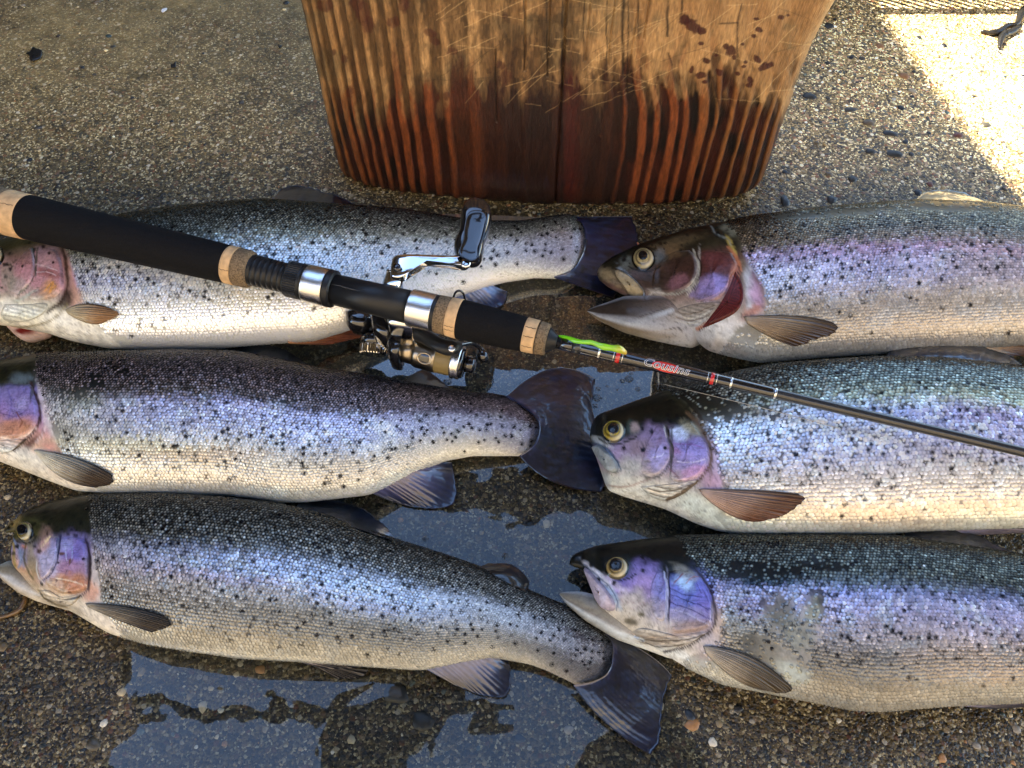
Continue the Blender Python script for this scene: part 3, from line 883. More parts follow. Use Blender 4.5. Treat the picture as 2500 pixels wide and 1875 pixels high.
def fin(fish, name, root, tip, mid=None, z=(0.012, 0.004), cols=('2a2c34', '0c0e14'), mat_=M_FIN, ribs=14, n=70, m=34, body=False,
        off=0.0015, amp=0.0004, rag=5.0, arch=0.0, seed=1, edge=None, spots=False, troot=None):
    R = smooth_curve(np.array(root, float), n) if len(root) > 1 else np.repeat(np.array(root, float), n, 0)
    Tt = smooth_curve(np.array(tip, float), n)
    Md = smooth_curve(np.array(mid, float), n) if mid else None
    t = np.linspace(0, 1, m)[:, None, None]
    s_ = np.linspace(0, 1, n)
    ragv = (fbm(s_ * ribs * 1.1, s_ * 0, seed) - .5) * 2
    if Md is None:
        Q = R[None] * (1 - t) + Tt[None] * t
    else:
        C = 2 * Md - 0.5 * (R + Tt)
        Q = R[None] * (1 - t) ** 2 + 2 * C[None] * t * (1 - t) + Tt[None] * t * t
    dirv = Tt - R; dirv /= np.maximum(np.linalg.norm(dirv, axis=1)[:, None], 1e-6)
    Q = Q + (t ** 3) * (ragv[:, None] * dirv * rag)[None]
    px, py = Q[..., 0], Q[..., 1]
    rib = np.cos(2 * np.pi * (ribs * (s_ + .02 * np.sin(s_ * 19)))[None] + .6 * t[..., 0])
    tz = t[..., 0] + 0 * px
    if body:
        W, N, ok = fish.hit(px, py)
        zz = W[..., 2]
        zz = np.where(ok, zz, np.nan)
        for i in range(m):
            row = zz[i]
            if np.isnan(row).all(): row[:] = zz[i - 1] if i else .02
            idx = np.where(~np.isnan(row))[0]; zz[i] = np.interp(np.arange(n), idx, row[idx])
        for _ in range(3):
            zz[1:-1] = (zz[:-2] + zz[1:-1] * 2 + zz[2:]) / 4
            zz[:, 1:-1] = (zz[:, :-2] + zz[:, 1:-1] * 2 + zz[:, 2:]) / 4
        zz = zz + off + .003 * np.sin(np.pi * tz) * np.sin(np.pi * s_)[None]
        zz[0] -= .002
    else:
        zz = z[0] * (1 - tz) ** 1.5 + z[1] * (1 - (1 - tz) ** 1.5) + arch * np.sin(np.pi * tz) * np.sin(np.pi * s_)[None]
    amp = amp * ((.15 if name == 'tail_fin' else .4) if mat_ is M_FIN else 1)
    zz = zz + amp * rib * sstep(0, .3, tz)
    V = unproj(px, py, zz)
    cr, ct = lin(cols[0]), lin(cols[1])
    if mat_ is M_FIN: cr, ct = cr * np.array([.7, .9, 1.25]), ct * np.array([.6, .9, 1.45])  # blue put into the colour for sky reflected in wet fins
    w = sstep(.12, .85, tz + .15 * (fbm(px / 20, py / 20, seed + 4) - .5))[..., None]
    c = cr * (1 - w) + ct * w
    if troot:
        wr = (1 - sstep(-.03, .09, tz + .12 * (fbm(px / 9, py / 9, seed + 5) - .5)))[..., None]
        c = c * (1 - wr) + lin(troot) * (.25 + .7 * vnoise(px / 5, py / 5, seed + 6))[..., None] * wr
    if edge is not None:
        e = (sstep(edge[1], edge[2], s_)[None] * np.ones_like(tz))[..., None]
        c = c * (1 - e) + lin(edge[0]) * e
    if name == 'tail_fin': c = c * np.array([.38, .55, .95]) * (.55 + .9 * fbm(px / 40, py / 14, seed + 12))[..., None] + np.array([.004, .010, .022]) * sstep(.5, .7, fbm(px / 30, py / 8, seed + 15))[..., None]
    c = c * (1 + (.22 if mat_ is M_FIN else .18) * rib[..., None] * sstep(0, .2, tz)[..., None]) * (0.75 + .5 * fbm(px / 8, py / 8, seed + 8)[..., None])
    if name == 'pectoral_fin': c = c * (1 - .65 * np.exp(-(s_ / .09) ** 2))[None, :, None] * (1 + .35 * np.exp(-((s_ - .75) / .3) ** 2))[None, :, None]
    if spots:
        sp = vnoise(px / 9, py / 9, seed + 30)
        c = c * (1 - .75 * sstep(.72, .82, sp)[..., None])
    th = 0.0007 * (1.2 - tz)
    V2 = V.copy(); V2[..., 2] -= th
    F = grid_faces(m, n)
    nV = m * n
    rim = np.concatenate([np.arange(n) , n - 1 + n * np.arange(1, m), (m - 1) * n + np.arange(n - 2, -1, -1), n * np.arange(m - 2, 0, -1)])
    r2 = np.roll(rim, -1)
    Fr = np.stack([rim, r2, r2 + nV, rim + nV], -1)
    return mk(name, np.concatenate([V.reshape(-1, 3), V2.reshape(-1, 3)]), [F, F + nV, Fr], mat_, fish.root, np.tile(c.reshape(-1, 3), (2, 1)))

def build_fish(d):
    f = Fish(d)
    px, py, _ = proj(f.V)
    c = f.color(px, py)
    head = f.xl(py) + 3 > px
    mot = (.62 + .76 * fbm(px / 13, py / 9, d['seed'] + 80)) * (.8 + .4 * fbm(px / 4.5, py / 4.5, d['seed'] + 81))
    c = np.where(head[:, None], c * mot[:, None], c * (.22 + .4 * sstep(.35, .8, f.v(px, py)))[:, None])
    if 'xr' in d:
        w_ = sstep(6, 18, px - pl(d['xr'], py))[:, None]
        c = c * (1 - w_) + np.array([.008, .012, .024]) * w_
    if d.get('scrape'):
        for (x, y, rx, ry) in d['scrape']:
            w_ = 1 - sstep(.7, 1.2, np.hypot((px - x) / rx, (py - y) / ry) + .6 * (fbm(px / 12, py / 12, 5) - .5))
            cc = f.color(px, py) * (.55 + .9 * fbm(px / 7, py / 7, 6))[:, None]
            c = c * (1 - w_[:, None]) + cc * w_[:, None]
    # small round spots on the crown
    rs = np.random.RandomState(d['seed'] + 5)
    for _ in range(34):
        x = rs.uniform(d['up'][0][0], f.xl(np.array(d['gy'])) + 0); u = np.interp(x, f.L.ux, f.L.uy)
        y = u + rs.uniform(8, 0.32 * (d['gy'] * 2 - 2 * u) + 12); r = rs.uniform(2.5, 5.5)
        m_ = 1 - sstep(.7, 1.2, np.hypot((px - x) / r, (py - y) / r))
        c = c * (1 - .8 * m_[:, None])
    mk('body', f.V, f.F, M_SKIN, f.root, c)
    f.sp = f.spots()
    build_scales(f)
    # lower jaw
    if 'jaw' in d:
        J = Loft(d['jaw'][0], d['jaw'][1], [(0, .7)], [(d['jaw'][0][0][0], .010), (d['jaw'][0][-1][0], .004)], 110)
        V, F = J.mesh(90)
        x, y, _ = proj(V)
        u = np.interp(x, J.ux, J.uy); l = np.interp(x, J.lx, J.ly); vv = np.clip((y - u) / np.maximum(l - u, 3), 0, 1)
        cj = bands(d['jawc'], vv) * (0.5 + .6 * fbm(x / 16, y / 8, d['seed'] + 2) + .35 * fbm(x / 4, y / 4, d['seed'] + 6))[:, None]
        jx0 = d['jaw'][0][0][0]; jx1 = d['jaw'][0][-1][0]
        wj = sstep(jx0 + (jx1 - jx0) * .25, jx0 + (jx1 - jx0) * .75, x)[:, None]
        cj = cj * .66
        cj = cj * (1 - wj) + f.color(x, np.minimum(y, l - 1)) * wj * .9
        tooth = sstep(.35, .0, vv) * 0
        mk('lower_jaw', V, F, M_SKIN, f.root, cj)
    rimd = lambda col, k: (lambda x, y, r, a: f.color(x, y) * (1 - k * (sstep(.80, .97, r))[:, None]) + lin(col) * (k * sstep(.80, .97, r))[:, None])
    def platecol(base, rim, rk):
        def g(x, y, r, a):
            cc = f.color(x, y)
            lines = sstep(.60, .78, fbm(x / 30 + y / 11, y / 3.0, d['seed'] + 70))
            cc = cc * (1 - .28 * lines[:, None])
            w = (sstep(.84, .93, r) * rk * .35 * sstep(-.35, .55, np.cos(a - .25)))[:, None]
            cc = cc * (1 - w) + lin(rim) * w
            return cc
        return g
    if 'cover' in d: f.patch('gill_cover', d['cover'], .0020, M_PLATE, 34, 130, colf=platecol(None, d.get('rim', 'b8a8b8'), .55), wave=.0006)
    if 'cheek' in d: f.patch('cheek_plate', d['cheek'], .0016, M_PLATE, 26, 100, colf=platecol(None, 'c8ccd4', .5), wave=.0006)
    if 'memb' in d:
        def mc(x, y, r, a):
            cc = f.color(x, y)
            ctr = np.array(d['memb'], float).mean(0)
            ln = np.sin((y - 0.25 * x) * .62 + 3.0 * fbm(x / 40, y / 40, 3)) * .5 + .5
            return cc * (0.66 + .42 * ln * (1 - sstep(.7, 1, r)))[:, None]
        f.patch('gill_membrane', d['memb'], .0005, M_PLATE, 22, 90, colf=mc, wave=.0003)
    if 'gills' in d:
        def gc(x, y, r, a):
            ln = np.sin((y * .8 - x * .25) * 1.1) * .5 + .5
            return lin('571c17')[None] * (.35 + .9 * ln)[:, None]
        f.patch('gill_filaments', d['gills'], .0010, M_PLATE, 12, 60, colf=gc)
    if 'maxilla' in d: f.patch('upper_jaw_bone', d['maxilla'], .0024, M_PLATE, 8, 48,
                               colf=lambda x, y, r, a: (lin(d.get('maxc', 'a8a4b0'))[None] * (.65 + .7 * fbm(x / 9, y / 9, 5))[:, None]) * (1 - .35 * sstep(.8, 1, r))[:, None])
    if 'flap' in d:
        V, F = slab(d['flap'], .012, .010, .35, 50)
        x, y, _ = proj(V)
        cf = lin('d8b8a8')[None] * (.7 + .5 * fbm(x / 8, y / 8, 4))[:, None]
        m_ = (1 - sstep(.6, 1.1, np.hypot((x - 60) / 30, (y - 808) / 9)))[:, None]
        mk('gill_flap', V, F, M_SKIN, f.root, cf * (1 - m_) + lin('6e1c16') * m_)
    if 'eye' in d:
        ex, ey, rx, ry, pxx, pyy, pr = d['eye']
        def ring(cx, cy, ax, ay, n_=40): return [(cx + ax * math.cos(t), cy + ay * math.sin(t)) for t in np.linspace(0, 2 * math.pi, n_, endpoint=False)]
        irc = lin(d.get('iris', 'c8a858'))
        def ec(x, y, r, a):
            q = np.hypot((x - ex) / rx, (y - ey) / ry)
            cc = np.where(q[:, None] < .98, irc[None] * ((0.25 + .75 * fbm(a * 5, r * 9, 3)) * (.9 - .75 * sstep(.56, .66, q) + .65 * sstep(.68, .85, q) - .5 * sstep(.88, .98, q)))[:, None], lin('0d100c')[None])
            lt = (sstep(.55, .8, q) * (q < .96) * sstep(-1.2, 0.2, a) * sstep(2.2, .9, a))[:, None] * .55
            cc = cc * (1 - lt) + lin('e8dcb8') * lt
            return cc
        sock = f.patch('eye', ring(ex, ey, rx * 1.25, ry * 1.25), .0026, M_EYE, 16, 48,
                       prof=lambda r: np.where(r < .80, .25 + .75 * np.sqrt(np.clip(1 - (r / .82) ** 2, 0, 1)), .25 * (1 - sstep(.8, 1, r)) - .12 * sstep(.8, 1, r)), colf=ec)
        if sock: f.patch('pupil', ring(pxx, pyy, pr * 1.2, pr * 1.22), .0034, M_EYE, 8, 36, prof=lambda r: .72 + .28 * np.sqrt(1 - np.clip(r, 0, .999) ** 2) - .7 * sstep(.95, 1, r),
                colf=lambda x, y, r, a: np.tile(lin('06080d'), (len(x), 1)), parent=sock)
    for fn in d['fins']:
        kw = dict(fn); fin(f, kw.pop('name'), kw.pop('root'), kw.pop('tip'), seed=d['seed'] + 3, **kw)
    return f

def build_scales(f):
    d = f.d; L = f.L
    rs = np.random.RandomState(f.seed + 1)
    o = np.argsort(L.X); Xs, A, B = L.X[o], L.a[o], L.b[o]
    # rows of equal arc across the visible side
    kmid = np.median(L.k)
    ph = np.linspace(-0.35, np.pi + 0.30, 400)
    arc = np.concatenate([[0], np.cumsum(np.hypot(np.diff(np.cos(ph)), kmid * np.diff(np.sin(ph))))])
    amax = A.max()
    sz = d.get('sz', .0021)
    nr = int(arc[-1] * amax / sz)
    rows = np.interp((np.arange(nr) + .5) / nr * arc[-1], arc, ph)
    # columns
    dens_ = 1.0 / (sz * 0.98 * np.clip(A / amax, .35, 1) ** .55)
    U = np.concatenate([[0], np.cumsum(np.diff(Xs) * (dens_[1:] + dens_[:-1]) / 2)])
    nc = int(U[-1])
    gi, gj = np.meshgrid(np.arange(nr), np.arange(nc), indexing='ij')
    uu = (gj + .5 * (gi % 2) + rs.normal(0, .11, gi.shape)).ravel()
    X = np.interp(uu, U, Xs)
    jit = rs.normal(0, .10, gi.shape).ravel()
    pr = np.interp(gi.ravel() + jit, np.arange(nr), rows)
    P = L.at(X, pr)
    px, py, dep = proj(P)
    left = f.xl(py)
    right = pl(d['xr'], py) if 'xr' in d else np.full(px.shape, 1e9)
    keep = (px > left + rs.normal(0, 2.5, px.shape)) & (px < right + 12 + rs.normal(0, 7, px.shape) - 12 * vnoise(py / 9, py * 0, f.seed)) & (X > Xs[2]) & (X < Xs[-3])
    for (x, y, rx, ry, an, pr_) in d.get('bare', []):
        u = (px - x) * math.cos(an) + (py - y) * math.sin(an); w_ = -(px - x) * math.sin(an) + (py - y) * math.cos(an)
        r = np.hypot(u / rx, w_ / ry) + .9 * (fbm(px / 16, py / 16, f.seed + 33) - .5)
        keep &= ~((r < 1) & (rs.rand(len(px)) < pr_))
    keep &= rs.rand(len(px)) > .012
    X, pr, P, px, py = X[keep], pr[keep], P[keep], px[keep], py[keep]
    n = len(X)
    e = 2e-4
    Tx = L.at(X + e, pr) - L.at(X - e, pr); Tx /= np.linalg.norm(Tx, axis=1)[:, None]
    Tw = L.at(X, pr + 5e-3) - L.at(X, pr - 5e-3)
    wl = np.linalg.norm(Tw, axis=1) / 1e-2
    Tw /= np.linalg.norm(Tw, axis=1)[:, None]
    N = np.cross(Tx, Tw); N /= np.linalg.norm(N, axis=1)[:, None]
    ctrp = np.stack([X, np.interp(X, Xs, L.yc[o]), np.interp(X, Xs, L.zc[o])], -1)
    N *= np.sign(((P - ctrp) * N).sum(1))[:, None]
    a_here = np.interp(X, Xs, A)
    sx = sz * .98 * np.clip(a_here / amax, .35, 1) ** .55
    dphi = np.gradient(rows)
    sw = wl * np.interp(pr, rows, dphi)
    # random tilt
    tk = pl([(0, .10), (.5, .08), (.75, .04), (1, .03)], f.v(px, py)); t1 = rs.normal(0, 1, n) * tk; t2 = rs.normal(0, 1, n) * tk
    N2 = N + Tx * t1[:, None] + Tw * t2[:, None]; N2 /= np.linalg.norm(N2, axis=1)[:, None]
    ang = np.array([0, 60, 120, 180, 240, 300]) * math.pi / 180
    lx = np.cos(ang); lw = np.sin(ang)
    V = np.zeros((n, 7, 3))
    lift = 0.00030
    for k in range(6):
        du = lx[k] * sx * .68; dw = lw[k] * sw * .66
        h = (lift * .5 + lift * 0.9 * lx[k]) - (t1 * du + t2 * dw)
        V[:, k] = P + Tx * du[:, None] + Tw * dw[:, None] + N * h[:, None]
    V[:, 6] = P + N * (lift * 1.9) + Tx * (sx * .05)[:, None]
    base = (np.arange(n) * 7)[:, None, None]
    j = np.arange(6)
    F = (np.stack([j, (j + 1) % 6, np.full(6, 6)], -1)[None] + base).reshape(-1, 3)
    vv_ = rs.normal(0, 5.5, n)
    col = f.color(px, py + vv_)
    v = f.v(px, py)
    sg = pl([(0, .32), (.3, .24), (.6, .14), (.75, .09), (1, .08)], v)
    br = 1.42 * d.get('gain', 1.0) * (1 - d.get('low', .0) * sstep(.5, .75, v)) * np.exp(rs.normal(0, 1, n) * sg) * (1 + 1.6 * sg * (rs.rand(n) > .92)) * (1 - 1.4 * sg * (rs.rand(n) > .93))
    dorsal = pl([(0, 1), (d['dl'] - .10, 1), (d['dl'] + .07, 0), (1, 0)], v + .10 * (fbm(px / 30, py / 16, f.seed + 41) - .5))
    spx = np.full((n, 7), 0.0)
    vx, vy, _ = proj(V.reshape(-1, 3)); vx = vx.reshape(n, 7); vy = vy.reshape(n, 7)
    if f.sp:
        S = np.array(f.sp)
        # grid hash of spots
        cell = 16
        from collections import defaultdict
        g = defaultdict(list)
        for x, y, r in f.sp:
            for ax in (-1, 0, 1):
                for ay in (-1, 0, 1): g[(int(x // cell) + ax, int(y // cell) + ay)].append((x, y, r))
        kx = (px // cell).astype(int); ky = (py // cell).astype(int)
        for i in range(n):
            q = g.get((kx[i], ky[i]))
            if q:
                for (x, y, r) in q:
                    dd = np.hypot(vx[i] - x, vy[i] - y)
                    sv = 1 - sstep(r * .8, r * 1.15, dd)
                    sv[6] *= dd[6] < r * .45
                    spx[i] = np.maximum(spx[i], sv)
    dn = (1 - .45 * dorsal)
    C = np.repeat(col[:, None], 7, 1) * br[:, None, None]
    lightdot = lin(d.get('dot', 'a8a298'))
    dotk = pl([(0, .10), (.12, .55), (.3, 1.0), (1, 1.0)], v)
    cen = col * br[:, None] * .3 + lightdot * (1.0 * br * dotk * (rs.rand(n) ** 1.3 * .9 + .25))[:, None]
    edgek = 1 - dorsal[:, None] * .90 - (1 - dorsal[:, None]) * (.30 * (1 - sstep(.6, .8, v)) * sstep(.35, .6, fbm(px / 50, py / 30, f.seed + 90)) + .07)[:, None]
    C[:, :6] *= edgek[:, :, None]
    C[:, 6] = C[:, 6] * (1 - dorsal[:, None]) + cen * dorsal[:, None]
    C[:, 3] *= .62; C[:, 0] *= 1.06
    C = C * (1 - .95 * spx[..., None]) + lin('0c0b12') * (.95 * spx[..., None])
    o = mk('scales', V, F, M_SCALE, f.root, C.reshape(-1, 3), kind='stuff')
    return o

# --- colour tables; blue-violet sky reflection is painted into the tints
HEAD = [(0, '14150d'), (.16, '1e1f13'), (.28, '2c2b1c'), (.36, '54505a'), (.5, '8c86a8'), (.66, '9c98a4'), (.8, 'b4aea6'), (.9, 'd0ccc4'), (1, 'dcdcd8')]
DK = dict(mat_=M_FIN)
FISH = []
FISH.append(dict(seed=101, gain=1.15, low=-0.05, sz=0.0023, strokes=[([(150, 600), (160, 640), (165, 685), (160, 715), (148, 738), (128, 752), (116, 762)], 6, '2c1c12', .9), ([(170, 650), (178, 690), (184, 730), (176, 752)], 4, 'b08878', .6), ([(80, 603), (87, 640), (83, 675), (66, 702), (45, 720)], 2.4, '3c443c', .9), ([(165, 742), (140, 770), (105, 790), (60, 798), (5, 800)], 3, '8c8058', .8),
        ([(88, 645), (110, 650), (145, 664)], 1.6, 'dcc8d0', .8), ([(90, 665), (118, 666), (142, 676)], 1.6, 'dcc8d0', .7), ([(115, 712), (135, 690), (128, 715), (140, 700)], 2.4, 'e0a050', .8), ([(0, 640), (20, 648), (40, 636)], 2, '302c20', .8)],
    gy=690, dl=.24, label='pale silver trout with white belly, lying under the black rod handle',
    up=[(-175, 700), (-165, 672), (-120, 632), (-60, 603), (0, 586), (100, 560), (200, 538), (289, 524), (350, 513), (520, 493), (646, 485), (814, 497), (995, 511), (1125, 533), (1198, 539), (1270, 540), (1342, 529), (1385, 523), (1422, 532), (1436, 570), (1440, 600)],
    lo=[(-175, 703), (-160, 725), (-110, 760), (-50, 785), (0, 794), (30, 797), (127, 816), (181, 834), (271, 852), (407, 853), (542, 850), (633, 842), (768, 833), (860, 805), (950, 775), (1080, 735), (1198, 698), (1234, 689), (1306, 678), (1364, 680), (1400, 668), (1430, 635), (1440, 603)],
    k=[(-175, .5), (0, .52), (500, .50), (1000, .50), (1250, .48), (1400, .3), (1440, .12)], z=[(-175, .010), (0, .002), (1200, .001)],
    xl=[(500, 150), (585, 153), (640, 172), (700, 190), (735, 200), (760, 205), (800, 240), (850, 300), (880, 330)],
    xr=[(500, 1390), (530, 1422), (570, 1436), (620, 1438), (660, 1402), (690, 1364)],
    bands=[(200, [(0, '23241c'), (.15, '4a4a40'), (.25, '8a9088'), (.34, 'a9b2d2'), (.48, '8f90c4'), (.60, 'b4b4d0'), (.68, 'e0d2b8'), (.8, 'dccaa8'), (.88, 'ece6d6'), (1, 'f4f2ea')]),
           (700, [(0, '191b17'), (.12, '33352e'), (.22, '8c958e'), (.32, 'aebccb'), (.45, 'b4c6e8'), (.58, 'c2cde0'), (.7, 'd8cbb0'), (.84, 'eee6d2'), (1, 'f2f0ea')]),
           (1100, [(0, '15171a'), (.14, '585c56'), (.26, 'a2a9a4'), (.4, 'b2c0dc'), (.6, 'bcc9dc'), (.8, 'c2cac8'), (1, 'dde0dc')]),
           (1400, [(0, '3c3840'), (.2, '8c8488'), (.4, '8e88a8'), (.6, '8478a4'), (.8, '7c78a0'), (1, 'a8b0bc')])],
    head=[(0, '2a2815'), (.12, '3a3722'), (.2, '6a5a50'), (.35, 'b88a94'), (.55, 'c0929a'), (.65, 'b0a094'), (.75, 'c4c0a8'), (.88, 'dcd8c4'), (1, 'e4dcc8')],
    spot=[(0, .2), (.2, .30), (.3, .5), (.62, .42), (.72, .10), (1, .02)], spotx=[(0, 1.3), (500, 1.1), (700, .45), (1000, .7), (1250, 1.1), (1400, 1.6)],
    dot='b8c0b4', blotch='c4d4f0',
    blobs=[(110, 632, 36, 26, .1, 'b48ca4', .8), (122, 668, 30, 10, .3, '9c4c48', .75), (115, 640, 22, 14, 0, 'c89aac', .6), (125, 705, 22, 18, -.6, 'd89858', .85), (45, 700, 26, 22, 0, 'b8a4a0', .8),
           (20, 680, 22, 34, 0, '8c8c78', .7), (30, 760, 90, 26, 0, 'd4d4c0', .9), (10, 750, 40, 18, 0, 'e8e8dc', .8), (168, 690, 12, 60, -.12, '8c6a50', .7), (185, 730, 18, 26, 0, 'c89a80', .8),
           (160, 735, 14, 30, .5, '2a140c', .85), (90, 640, 2.4, 40, .05, '4a5048', .8, .2), (122, 620, 4, 4, 0, '2a0c1c', 1), (134, 644, 4, 3.4, 0, '2a0c1c', 1), (57, 651, 4, 4, 0, '24101a', 1), (25, 657, 5, 5, 0, '24101a', 1), (83, 612, 4, 7, 0, '1a0c14', 1), (105, 601, 6, 4, 0, '1a0c14', 1),
           (14, 675, 4, 4, 0, '3a3c38', .9), (4, 702, 3, 3, 0, '24281c', 1), (200, 800, 90, 30, .25, 'ecebe0', .8), (62, 724, 30, 4, -.5, 'a8c0b4', .7)],
    bare=[(210, 830, 120, 34, .22, .97), (200, 790, 36, 24, 0, .9)],
    cover=[(81, 605), (127, 605), (145, 620), (154, 650), (157, 683), (154, 705), (137, 726), (112, 735), (90, 734), (72, 728), (69, 719), (78, 687), (87, 661)],
    cheek=[(72, 603), (81, 605), (86, 650), (80, 678), (67, 701), (49, 719), (27, 714), (16, 694), (22, 668), (45, 632)], rim='9a8a9c',
    memb=[(10, 742), (70, 742), (112, 738), (118, 750), (108, 766), (72, 784), (20, 788), (0, 768)],
    flap=[(16, 797), (45, 795), (99, 811), (127, 817), (101, 826), (72, 831), (45, 824)],
    eye=(-18, 624, 25, 25, -22, 622, 11),
    fins=[dict(name='pectoral_fin', root=[(158, 757), (163, 764)], mid=[(208, 741), (213, 765), (215, 789)], tip=[(268, 752), (289, 768), (252, 787)], body=True, cols=('a0957c', '7c5c3c'), mat_=M_PFIN, ribs=9, rag=4),
          dict(name='dorsal_fin', root=[(650, 500), (750, 502), (862, 512)], tip=[(684, 462), (723, 455), (800, 470), (868, 500)], z=(.030, .012), cols=('1c2430', '0e151e'), ribs=8, arch=.004),
          dict(name='pelvic_fin', root=[(690, 800), (704, 838)], tip=[(872, 800), (888, 820), (800, 842)], z=(.030, .010), cols=('c08a5c', '7a3e22'), mat_=M_PFIN, ribs=8, arch=.003),
          dict(name='anal_fin', root=[(1065, 715), (1185, 690)], tip=[(1085, 752), (1150, 750), (1222, 748), (1240, 712)], z=(.018, .004), cols=('8c96b0', '1a2438'), ribs=12),
          dict(name='tail_fin', root=[(1375, 530), (1420, 545), (1428, 600), (1400, 655), (1352, 676)], tip=[(1540, 528), (1557, 590), (1545, 660), (1500, 728)], z=(.015, .003), troot='5c5468', cols=('1c2234', '0c1220'), ribs=15, spots=True)]))
